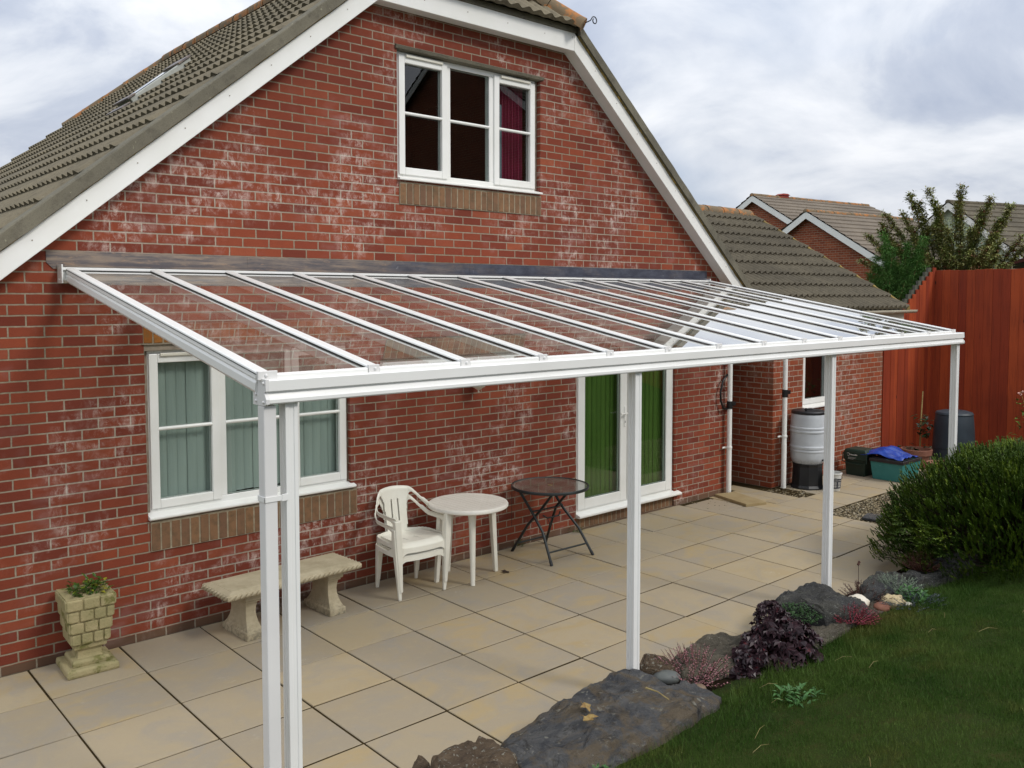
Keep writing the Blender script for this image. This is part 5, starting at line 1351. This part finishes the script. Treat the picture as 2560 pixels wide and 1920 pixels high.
# ================================================================ rocks
ROCKS = [
('slate',.195,[(1.77, -3.16), (1.93, -3.12), (2.13, -3.09), (2.3, -3.1), (2.55, -3.05), (2.88, -2.99), (2.98, -3.01), (3.04, -3.15), (3.07, -3.3), (3.1, -3.44), (3.14, -3.58), (3.11, -3.67), (3.01, -3.71), (2.82, -3.73), (2.62, -3.73), (2.4, -3.74), (2.17, -3.74), (2.0, -3.74), (1.83, -3.65), (1.66, -3.5), (1.7, -3.28)], 'large blue grey slate boulder, the biggest stone of the edging'),
('brownst',.20,[(1.37, -3.1), (1.47, -3.08), (1.57, -3.1), (1.64, -3.15), (1.7, -3.12), (1.75, -3.16), (1.75, -3.29), (1.74, -3.4), (1.66, -3.48), (1.55, -3.5), (1.35, -3.39), (1.3, -3.22)], 'brown lichened rock at the left end beside the largest slate boulder'),
('brownst',.10,[(1.34, -2.96), (1.41, -2.93), (1.43, -2.95), (1.42, -3.01), (1.39, -3.06), (1.31, -3.0)], 'small brown stone at the very bottom left of the edging'),
('brownst',.16,[(3.18, -2.97), (3.28, -2.92), (3.37, -2.94), (3.42, -3.01), (3.36, -3.17), (3.23, -3.22), (3.14, -3.19), (3.10, -3.09)], 'squat brown rock at the foot of the second canopy post'),
('greyst',.15,[(3.37, -3.06), (3.52, -3.04), (3.75, -3.0), (3.92, -2.98), (4.04, -3.0), (4.13, -3.1), (4.31, -3.15), (4.53, -3.19), (4.37, -3.34), (4.09, -3.38), (3.7, -3.41), (3.41, -3.39), (3.27, -3.27)], 'long flat grey brown rock behind the heather and purple plant'),
('darkst',.24,[(4.51, -3.13), (4.65, -3.06), (4.91, -3.0), (5.12, -2.98), (5.31, -2.98), (5.4, -3.01), (5.38, -3.08), (5.34, -3.22), (5.3, -3.31), (5.3, -3.45), (5.24, -3.55), (5.16, -3.58), (4.92, -3.58), (4.72, -3.47), (4.7, -3.3), (4.65, -3.2)], 'big dark rock at the foot of the third canopy post'),
('greyst',.16,[(4.5, -3.39), (4.76, -3.43), (4.88, -3.50), (4.90, -3.57), (4.83, -3.62), (4.70, -3.63), (4.5, -3.63), (4.32, -3.6), (4.35, -3.48)], 'flat grey ledge rock right of the purple plant'),
('greyst',.13,[(5.31, -3.24), (5.51, -3.32), (5.6, -3.43), (5.59, -3.53), (5.5, -3.56), (5.32, -3.56), (5.13, -3.52), (5.2, -3.37)], 'low grey rock in front of the white stone'),
('darkst',.20,[(5.5, -3.34), (5.76, -3.24), (5.99, -3.18), (6.17, -3.16), (6.2, -3.19), (6.19, -3.25), (6.26, -3.32), (6.17, -3.42), (5.96, -3.5), (5.72, -3.5), (5.54, -3.44), (5.42, -3.41)], 'rounded dark rock behind the silver green plant'),
('darkst',.22,[(6.19, -3.37), (6.33, -3.33), (6.6, -3.35), (6.9, -3.40), (7.2, -3.45), (7.3, -3.6), (6.9, -3.7), (6.34, -3.62), (6.12, -3.52)], 'long dark rock under the left side of the big green bush'),
]
def rock(mat, h, out, label, seed):
    P = [Vector((x, y, 0)) for x, y in out]; n = len(P); sm = []
    for i in range(n):
        a, b = P[i], P[(i+1) % n]; L = (b-a).length; k = max(2, int(L/.022))
        for q in range(k): sm.append(a.lerp(b, q/k))
    # smooth the polygon once
    m_ = len(sm); pass
    c = sum(sm, Vector())/m_; mb = MB(); r = random.Random(seed)
    rad = sum((p-c).length for p in sm)/m_
    levels = [(1.03, -.06), (1.03, .25), (1.02, .6), (.995, .84), (.96, .93)] + [(1-t_, .95) for t_ in (.08, .13, .19, .26, .33, .41, .5, .59, .68, .77, .86, .94)]
    off = Vector((seed*3.7, seed*1.3, seed*.9))
    for li, (s, hz) in enumerate(levels):
        for p in sm:
            q = c+(p-c)*s; z = hz*h
            if li >= 3:
                f = noise.fractal(Vector((q.x*2.4, q.y*3.2, 0))+off, 1, 2, 5); z += f*h*(.20 if mat == 'slate' else .28)+ (.08*h if li > 6 else 0)
                # layered ledges
                z = z*.75+.25*(round(z/.03)*.03)
            d = noise.noise_vector(Vector((q.x*6, q.y*6, z*9))+off)*(.026 if li else .0)+noise.noise_vector(Vector((q.x*22, q.y*22, z*30))+off)*.010+noise.noise_vector(Vector((q.x*60, q.y*60, z*60))+off)*.004
            mb.v.append((q.x+d.x, q.y+d.y, max(-.05, z+d.z)))
    L = len(levels)
    for li in range(L-1):
        for i in range(m_): a = li*m_+i; b = li*m_+(i+1) % m_; mb.f.append((a, b, b+m_, a+m_))
    mb.f.append(tuple((L-1)*m_+i for i in range(m_)))
    o = mb.build('edging_rock', M[mat], smooth=True, auto=38); return tag(o, label, 'rock', 'rocks edging the lawn')
for i, (mt, h, out_, lab) in enumerate(ROCKS): rock(mt, h, out_, lab, i+1)
def pebble(c, r, mat, label, name='pebble', sx=1, sy=1, sz=.6, rot=0, rough=.06):
    mb = MB(); n, m_ = 20, 12
    for j in range(m_+1):
        th = PI*j/m_
        for i in range(n):
            a = 2*PI*i/n; p = Vector((math.cos(a)*math.sin(th), math.sin(a)*math.sin(th), math.cos(th))); k = 1+rough*noise.noise(p*2.2+Vector(c)*7)+rough*.5*noise.noise(p*6+Vector(c)*3)
            mb.v.append((p.x*r*sx*k, p.y*r*sy*k, p.z*r*sz*k))
    for j in range(m_):
        for i in range(n): a = j*n+i; b = j*n+(i+1) % n; mb.f.append((a, a+n, b+n, b))
    mb.xf(Matrix.Translation(c) @ Matrix.Rotation(rot, 4, 'Z')); return tag(mb.build(name, mat, smooth=True), label, 'stone')
pebble((3.17, -3.22, .13), .075, M['gpeb'], 'smooth oval grey pebble beside the squat brown rock', sx=1.25, sy=.8, rot=-.6)
pebble((3.23, -3.43, .11), .048, M['bpeb'], 'round brown pebble below the heather')
pebble((5.38, -3.39, .15), .085, M['wstone'], 'bright white rounded stone on the dark rock', sx=1.1, sz=.72, rough=.12)
pebble((5.64, -3.55, .14), .085, M['cream'], 'rough cream coloured stone beside the silver green plant', sx=1.2, sz=.6, rough=.5)
pebble((5.50, -3.53, .12), .060, M['terra'], 'terracotta coloured pebble between the white and cream stones', sx=1.2, sz=.65, rough=.15)
pebble((5.02, -3.62, .145), .032, mottled('yellow_stone', '#9a9a62', '#858452', 20, .6, .1), 'tiny pale yellow ball shaped stone by the crimson plant', sz=.9)
pebble((5.68, -3.66, .135), .035, M['wstone'], 'small white pebble in the grass by the blue grey plant', sz=.5)
def flatleaf(c, r, mat, label, rot, tilt=.2, lobes=5):
    mb = MB(); pts = []
    for k in range(lobes*2+1):
        a = -2.4+4.8*k/(lobes*2); rr = r*(1 if k % 2 == 0 else .6); pts.append((rr*math.cos(a), rr*math.sin(a), .008*math.sin(k*1.7)))
    mb.poly([(-.3*r, 0, 0)]+pts); mb.xf(Matrix.Translation(c) @ Matrix.Rotation(rot, 4, 'Z') @ Matrix.Rotation(tilt, 4, 'X'))
    return tag(mb.build('dead_leaf', mat, solid=.0015), label, 'leaf')
flatleaf((2.30, -3.33, .255), .045, M['deadleaf'], 'dry brown leaf on the slate boulder, upper of the two', .6, .5)
flatleaf((2.22, -3.43, .255), .055, M['deadleaf'], 'pale dry leaf lying flat on the slate boulder, lower of the two', 2.0, .1, 4)
flatleaf((4.08, -.60, .012), .045, mottled('dark_leaf', '#3a2a1c', '#2f2118', 30, .8, 0), 'single dark fallen leaf on the patio slabs in front of the tables', 1.0, .2, 4)
mb = MB(); mb.tube([(2.73, -3.41, .262), (2.73, -3.50, .268), (2.71, -3.60, .262)], [.005, .004, .003], 6); tag(mb.build('twig', M['strawstem']), 'thin pale twig lying across the slate boulder', 'twig')

# ================================================================ plants in the bed
# purple heuchera
HV = thing('purple_foliage_plant', 'dome of dark purple lobed leaves beside the lawn', 'plant', (4.0, -3.5, .08))
r = random.Random(21); mb = MB()
def lobed(mb, p, nrm, d, R):
    nrm = nrm.normalized(); d = (d-nrm*d.dot(nrm)).normalized(); s = nrm.cross(d); b = len(mb.v); K_ = 7
    mb.v.append(tuple(p-d*R*.15-nrm*R*.12)); pts = []
    for k in range(K_*2+1):
        a = -2.55+5.1*k/(K_*2); odd = k % 2; rr = R*((1.0 if not odd else .66)*(1.08-.12*abs(a)))
        pts.append(p+(d*math.cos(a)+s*math.sin(a))*rr+nrm*(R*.16*(1 if odd else -1)*r.uniform(.4, 1.2)-R*.18*(rr/R)**2))
    for q in pts: mb.v.append(tuple(q))
    for k in range(len(pts)-1): mb.f.append((b, b+1+k, b+2+k))
HC = Vector((4.02, -3.50, .04)); ax = (.45, .26, .31)
for i in range(430):
    d = rdir(r, .02, 1); k = r.uniform(.72, 1.02); lump = 1+.22*noise.noise(d*2.3+Vector((5, 1, 1)))
    p = HC+Vector((d.x*ax[0], d.y*ax[1], d.z*ax[2]))*k*lump
    if d.z > .5 and p.x > 4.05: p.z += .04
    nrm = (d+rdir(r)*.55+Vector((0, 0, .25))); lobed(mb, p, nrm, rdir(r, -.6, .1)+Vector((d.x, d.y, -.2)), r.uniform(.040, .070))
for i in range(70):       # raised tuft at the back
    d = rdir(r, .0, 1); p = Vector((4.16, -3.36, .31))+Vector((d.x*.12, d.y*.10, d.z*.12)); lobed(mb, p, d+rdir(r)*.5, rdir(r, -.5, .3), r.uniform(.03, .05))
mb.build('leaves', M['heuch'], HV)
mb = MB()
for i in range(60):
    d = rdir(r, .1, 1); mb.tube([HC, HC+Vector((d.x*ax[0], d.y*ax[1], d.z*ax[2]))*.8], .003, 4, cap=False)
mb.build('stems', M['stemr'], HV)
# heather
def heather(name, label, c, n, R, h, matf, matst, seed, dense=1):
    o = thing(name, label, 'plant', c); r = random.Random(seed); m = MB(); s = MB()
    for i in range(n):
        a = r.uniform(0, 2*PI); q = math.sqrt(r.random()); base = Vector(c)+Vector((math.cos(a)*q*R*.35, math.sin(a)*q*R*.35, 0)); hh = h*r.uniform(.55, 1.1)
        tip = base+Vector((math.cos(a)*q*R, math.sin(a)*q*R, hh*(1-.45*q*q))); mid = base.lerp(tip, .5)+Vector((0, 0, -.01)); s.tube([base, mid, tip], [.0018, .0014, .001], 4, cap=False)
        for k in range(int(13*dense)):
            t_ = .35+.63*k/(13*dense); p = mid.lerp(tip, (t_-.5)*2) if t_ > .5 else base.lerp(mid, t_*2); leafq(m, p, rdir(r, -.1, .9), .009, .013, .1)
    m.build('flowers', M[matf], o); s.build('stems', M[matst], o); return o
heather('heather', 'pink heather in flower left of the purple leaved plant', (3.40, -3.27, .05), 150, .22, .24, 'heath', 'stemr', 4)
heather('crimson_sedum', 'small crimson spiky plant in front of the dark rock', (4.95, -3.56, .15), 150, .17, .13, 'pinkl', 'stemr', 6)
heather('brown_heather', 'brown seeding heather behind the terracotta coloured pebble', (5.58, -3.36, .10), 90, .17, .17, 'stemr', 'stemr', 8)
heather('silver_plant', 'silver green spiky plant on the rounded dark rock', (5.90, -3.46, .14), 110, .17, .15, 'greyg', 'greyg', 9)
heather('spiky_plant', 'upright dark purple stems left of the big green bush', (6.42, -3.42, .20), 70, .15, .17, 'stemr', 'stemr', 10)
heather('lavender', 'sprawling blue grey plant at the edge of the grass', (5.72, -3.68, .13), 110, .24, .09, 'blueg', 'blueg', 12)
def mat_plant(name, label, c, R, n, h, mat, seed, w=.014, l=.02, ell=(1, 1)):
    r = random.Random(seed); m = MB()
    for i in range(n):
        a = r.uniform(0, 2*PI); q = math.sqrt(r.random()); x, y = c[0]+math.cos(a)*q*R*ell[0], c[1]+math.sin(a)*q*R*ell[1]
        leafq(m, (x, y, c[2]+h*(1-q*q)*r.random()), rdir(r, 0, .9), w, l*r.uniform(.7, 1.3), .2)
    return tag(m.build(name, M[mat]), label, 'plant')
mat_plant('ground_cover_plant', 'low green mat plant over the dark rock behind the purple plant', (4.60, -3.30, .21), .25, 1100, .09, 'matg', 31, ell=(1.1, .7))
mat_plant('leafy_weed', 'bright green leafy weed beside the cream coloured stone', (5.85, -3.60, .14), .15, 190, .07, 'weed', 32, .03, .05)
mat_plant('dandelion', 'pale green weed rosette in the lawn below the purple plant', (3.42, -4.02, lawn_z(3.42, -4.02)), .13, 70, .035, 'weed', 33, .022, .06)
mat_plant('corner_weed', 'small green weed at the corner of the door threshold', (5.60, -.03, .0), .07, 26, .06, 'plantg', 34, .014, .05)
mat_plant('wall_weed', 'small green weed at the wall foot behind the folding table', (4.78, -.02, .0), .07, 26, .04, 'plantg', 35, .012, .035)
mat_plant('clover_patch', 'small clover patch against the front edge of the slate boulder', (1.95, -3.80, .16), .12, 90, .05, 'weed', 36, .018, .018)
mb = MB(); mb.tube([(5.92, -3.12, .03), (5.93, -3.12, .16), (5.925, -3.12, .29)], [.003, .0025, .002], 5)
for q in ((5.92, .285), (5.935, .30), (5.93, .12), (5.922, .07)): mb.lathe([(.002, -.012), (.014, 0), (.004, .014)], (q[0], -3.12, q[1]), 6)
tag(mb.build('seed_stem', M['stemr']), 'single thin brown seed stem standing before the patio slabs', 'plant')
# rose-like shrub and ivy by the compost bin
mb = MB(); r = random.Random(41)
RS = thing('flowering_shrub', 'pale leaved shrub with faded pink flowers by the tall fence, above the big bush', 'shrub', (13.3, -2.35, 0))
for i in range(260):
    c0 = Vector((r.uniform(12.9, 13.8), r.uniform(-2.75, -1.95), r.uniform(.3, 1.02))); 
    if r.random() < .5: c0.z = r.uniform(.75, 1.08)
    leafq(mb, c0, rdir(r, -.5, .7), r.uniform(.05, .08), r.uniform(.07, .11), .25)
mb.build('leaves', M['rosel'], RS)
mb = MB()
for i in range(16): a = r.uniform(12.95, 13.7); y = r.uniform(-2.7, -2.0); mb.tube([(13.3, -2.35, 0), (13.3+(a-13.3)*.5, -2.35+(y+2.35)*.5, .6), (a, y, r.uniform(.85, 1.2))], [.008, .006, .003], 5)
mb.build('stems', M['strawstem'], RS)
FP = leaf('faded_pink', '#b98d84', '#c9a79b', None)
for (x, y, z) in ((12.95, -2.05, 1.16), (13.05, -2.15, 1.12), (13.3, -2.4, 1.08), (13.6, -2.7, 1.05), (13.75, -2.75, .93), (13.4, -2.5, .98)):
    mb = MB()
    for k in range(14): leafq(mb, (x+r.uniform(-.03, .03), y+r.uniform(-.03, .03), z+r.uniform(-.02, .02)), rdir(r, -.2, 1), .03, .035, .2)
    mb.build('flower', FP, RS)
mb = MB(); IV = thing('climbing_plant', 'dark glossy climber with a pale stem beside the compost bin', 'plant', (12.5, -.80, 0))
for i in range(90):
    q = r.random(); c0 = Vector((12.30+r.uniform(-.12, .12), -.92+r.uniform(-.08, .08), .60+r.uniform(-.16, .18))) if q < .55 else Vector((12.15+r.uniform(-.3, .2), -.80+r.uniform(-.15, .15), .22+r.uniform(-.15, .12)))
    leafq(mb, c0, rdir(r, -.6, .5), .07, .09, .25)
mb.build('leaves', leaf('dark_ivy', '#16260f', '#22361a', '#3c5a30', 10, .35, .5, .62), IV)
mb = MB(); mb.tube([(12.5, -.80, 0), (12.48, -.81, .6), (12.55, -.80, 1.12)], [.014, .012, .008], 6); mb.build('stems', M['strawstem'], IV)

# big green bush
BU = thing('green_bush', 'big spreading conifer green bush at the right edge of the patio', 'bush', (8.05, -3.75, .05))
r = random.Random(77); mb = MB(); tw = MB(); Cb = Vector((8.05, -3.78, .05))
def envelope(d):
    rx = 1.66 if d.x < 0 else 1.9
    k = 1/(abs(d.x/rx)**2.5+abs(d.y/1.25)**2.5+abs(d.z/1.06)**2.5)**.4
    return k*(1+.10*noise.noise(d*3+Vector((2, 7, 1)))+.07*noise.noise(d*8))
def spray(p, d, L, n):
    d = d.normalized(); s = d.cross(Vector((0,0,1)));
    if s.length < .1: s = Vector((1, 0, 0))
    s.normalize()
    for k in range(n):
        t_ = k/n; side = 1 if k % 2 else -1
        q = p+d*L*t_; dd = (d*.9+s*side*.55*r.uniform(.5, 1.2)+Vector((0, 0, .12))+rdir(r)*.45).normalized()
        ll = L*.34*(1-.5*t_)*r.uniform(.7, 1.2)
        w_ = .0042; sd = dd.cross(Vector((0, 0, 1))).normalized()*w_; b = len(mb.v); m1 = q+dd*ll*.5
        mb.v += [tuple(q-sd*.6), tuple(q+sd*.6), tuple(m1+sd), tuple(q+dd*ll), tuple(m1-sd)]; mb.f.append((b, b+1, b+2, b+3, b+4))
for i in range(15000):
    d = rdir(r, -.12, 1); e = envelope(d); kk = r.choice([1, 1, .96, .9, .82, .7])*r.uniform(.94, 1.0)
    p = Cb+d*e*kk
    if p.z < .10: continue
    gd = (d*.8+Vector((0, 0, .7))+rdir(r)*.35)
    L = r.uniform(.06, .125); spray(p-gd.normalized()*L*.8, gd, L, 26)
    if i % 14 == 0: tw.tube([Cb+Vector((d.x*.2, d.y*.2, 0)), Cb+d*e*kk*.55+Vector((0, 0, -.05)), p], [.012, .007, .003], 4, cap=False)
# low straggling fans over the patio on the left
for i in range(150):
    a = r.uniform(PI*.78, PI*1.02); rr_ = r.uniform(1.25, 1.66); p = Vector((8.05+math.cos(a)*rr_*.98, -3.6+math.sin(a)*rr_*.62, r.uniform(.16, .55)))
    gd = Vector((-1, .12, r.uniform(.05, .5))); spray(p, gd, .17, 17)
    if i % 3 == 0: tw.tube([p+Vector((.45, 0, -.12)), p+Vector((.15, 0, .05))], [.005, .002], 4, cap=False)
mb.build('foliage', M['bushl'], BU); tw.build('branches', M['bushd'], BU)

# shrubs behind the fence
def arch_shrub(label, base, stems, seed, name, mat, smat, lw=.027, ll=.062, dens=26, grp=None, wid=.16):
    o = thing(name, label, 'shrub', base, grp); r = random.Random(seed); m = MB(); s = MB()
    for tip in stems:
        b = Vector(base)+Vector((r.uniform(-.3, .3), r.uniform(-.2, .2), 0)); tp = Vector(tip); mid = b.lerp(tp, .55)+Vector((0, 0, (tp.z-b.z)*.16)); s.tube([b, b.lerp(mid, .5)+Vector((0, 0, .08)), mid, tp], [.025, .018, .012, .004], 5, cap=False)
        N_ = int((tp-b).length*dens*3)
        for k in range(N_):
            t_ = r.random()**.8; q = b.lerp(mid, t_*2) if t_ < .5 else mid.lerp(tp, (t_-.5)*2)
            if q.z < b.z+.2: continue
            ww = wid*(1.25-t_)*2.0 if t_ < .7 else wid*.75
            # a side shoot with several leaves
            sd = rdir(r, -.3, .8); q2 = q+sd*ww*r.uniform(.3, 1)
            for j in range(5): leafq(m, q.lerp(q2, .2+j*.2), rdir(r, -.4, .8)+sd*.6, lw*r.uniform(.7, 1.2), ll*r.uniform(.7, 1.2), .25)
    m.build('foliage', M[mat], o); s.build('stems', M[smat], o); return o
arch_shrub('large olive green shrub with long arching stems above the tall fence', (15.9, .1, 1.2), [
 (15.5, .80, 4.52), (15.5, .62, 4.35), (15.5, .45, 4.58), (15.5, .28, 4.25), (15.5, -.15, 4.58), (15.5, -.1, 4.2), (15.5, -.64, 4.36), (15.5, -.5, 4.1), (15.5, -.98, 4.19), (15.5, -.8, 3.95), (15.5, .93, 4.18), (15.4, 1.22, 4.18), (15.4, 1.32, 3.85), (15.4, 1.58, 3.8), (15.4, 1.3, 4.0),
 (15.5, -1.15, 3.62), (15.6, -1.2, 3.45), (15.4, .7, 3.9), (15.4, .3, 3.9), (15.3, 0, 3.8), (15.3, -.4, 3.8), (15.3, 1.0, 3.6), (15.3, -.2, 3.5), (15.3, .5, 3.6), (15.3, -.9, 3.55), (15.3, 1.3, 3.5), (15.4, -.75, 3.7), (15.3, 1.65, 3.3), (15.3, .9, 3.1), (15.2, 1.3, 2.9), (15.2, .3, 3.2), (15.2, -.6, 3.3)]+[(15.0+.03*k_, -1.1+.16*k_, 3.15+.35*((k_*7) % 5)/5) for k_ in range(16)], 51, 'arching_shrub', 'shrub', 'bushd', dens=52)
arch_shrub('feathery bright green tall plants between the outbuilding roof and the stepped fence', (14.3, .55, .8), [
 (14.3, .74, 3.72), (14.3, .66, 3.5), (14.3, .55, 3.45), (14.3, .85, 3.3), (14.3, -.0, 3.62), (14.3, .08, 3.4), (14.3, .28, 3.5), (14.3, .2, 3.2), (14.3, .42, 3.1), (14.3, .6, 3.0), (14.3, .75, 2.9), (14.3, -.05, 3.1), (14.3, .95, 3.0), (14.3, .5, 2.8), (14.3, .85, 2.7), (14.3, .1, 2.9)], 52, 'feathery_plants', 'feather', 'strawstem', lw=.010, ll=.10, dens=42, wid=.10)

# ================================================================ grass blades on the lawn
rng = np.random.default_rng(5)
def blades(n, x0, x1, y0, y1, h0, h1, w0):
    x = rng.uniform(x0, x1, n); y = rng.uniform(y0, y1, n)
    keep = np.ones(n, bool)
    return x, y, rng.uniform(h0, h1, n), w0
Vs = []; Fs = []; cnt = 0
def inrock(x, y):
    for _, h, o_, _l in ROCKS:
        ins = False; j = len(o_)-1
        for i in range(len(o_)):
            if (o_[i][1] > y) != (o_[j][1] > y) and x < (o_[j][0]-o_[i][0])*(y-o_[i][1])/(o_[j][1]-o_[i][1])+o_[i][0]: ins = not ins
            j = i
        if ins: return True
    return False
verts = []; 
specs = [(190000, .9, 6.6, -5.7, -3.5, .010, .028, .0026), (90000, 3.5, 9.5, -5.3, -3.5, .012, .034, .0034), (12000, 1.0, 9, -4.0, -3.50, .04, .085, .003), (900, 1.5, 8, -5.5, -3.8, .04, .07, .003), (30000, -1.5, 3.5, -7.2, -5.2, .012, .032, .003)]
for (n, x0, x1, y0, y1, h0, h1, w0) in specs:
    x = rng.uniform(x0, x1, n); y = rng.uniform(y0, y1, n); h = rng.uniform(h0, h1, n); a = rng.uniform(0, 2*np.pi, n); ln = rng.uniform(0, .8, n); la = rng.uniform(0, 2*np.pi, n)
    ok = np.ones(n, bool)
    near = y > -3.85
    for i in np.nonzero(near)[0]:
        e = -3.55 if x[i] > 3.2 else -3.50
        e = e-.06+.10*noise.noise(Vector((x[i]*3, 4, 0)))
        if y[i] > e or inrock(x[i], y[i]): ok[i] = False
    clump = np.array([noise.noise(Vector((xi*5, yi*5, 2))) for xi, yi in zip(x, y)]); h *= (1+.9*clump)
    x, y, h, a, ln, la = x[ok], y[ok], h[ok], a[ok], ln[ok], la[ok]
    z = np.array([lawn_z(xi, yi) for xi, yi in zip(x, y)])
    dx, dy = np.cos(a)*w0/2, np.sin(a)*w0/2
    tx, ty = np.cos(la)*ln*h, np.sin(la)*ln*h
    P0 = np.stack([x-dx, y-dy, z-.004], 1); P1 = np.stack([x+dx, y+dy, z-.004], 1); P2 = np.stack([x+tx, y+ty, z+h*np.sqrt(1-(ln*.7)**2)], 1)
    verts.append(np.stack([P0, P1, P2], 1).reshape(-1, 3))
V = np.concatenate(verts); nt = len(V)//3
me = bpy.data.meshes.new('grass'); me.vertices.add(len(V)); me.vertices.foreach_set('co', V.astype(np.float32).ravel())
me.loops.add(len(V)); me.loops.foreach_set('vertex_index', np.arange(len(V), dtype=np.int32)); me.polygons.add(nt); me.polygons.foreach_set('loop_start', np.arange(0, len(V), 3, dtype=np.int32)); me.polygons.foreach_set('loop_total', np.full(nt, 3, dtype=np.int32)); me.update()
me.materials.append(M['grass']); o = bpy.data.objects.new('grass', me); COL.objects.link(o); tag(o, 'short dark green lawn grass right of the edging rocks', 'grass', kind='stuff')
def straws(n, seed):
    r = random.Random(seed); m = MB()
    for i in range(n):
        x, y = r.uniform(2.2, 7.5), r.uniform(-5.2, -3.7); z = lawn_z(x, y)+.035; a = r.uniform(-.6, .6); L = r.uniform(.05, .16)
        m.tube([(x, y, z-.01), (x+math.cos(a)*L*.5, y+math.sin(a)*L*.5, z+.012), (x+math.cos(a)*L, y+math.sin(a)*L, z)], [.0008, .0009, .0005], 4)
    tag(m.build('dry_grass_straws', M['strawstem']), 'scattered pale dry grass straws lying on the lawn', 'straw', kind='stuff')
straws(16, 8)
for o in bpy.data.objects:
    if '_L' in o: del o['_L']
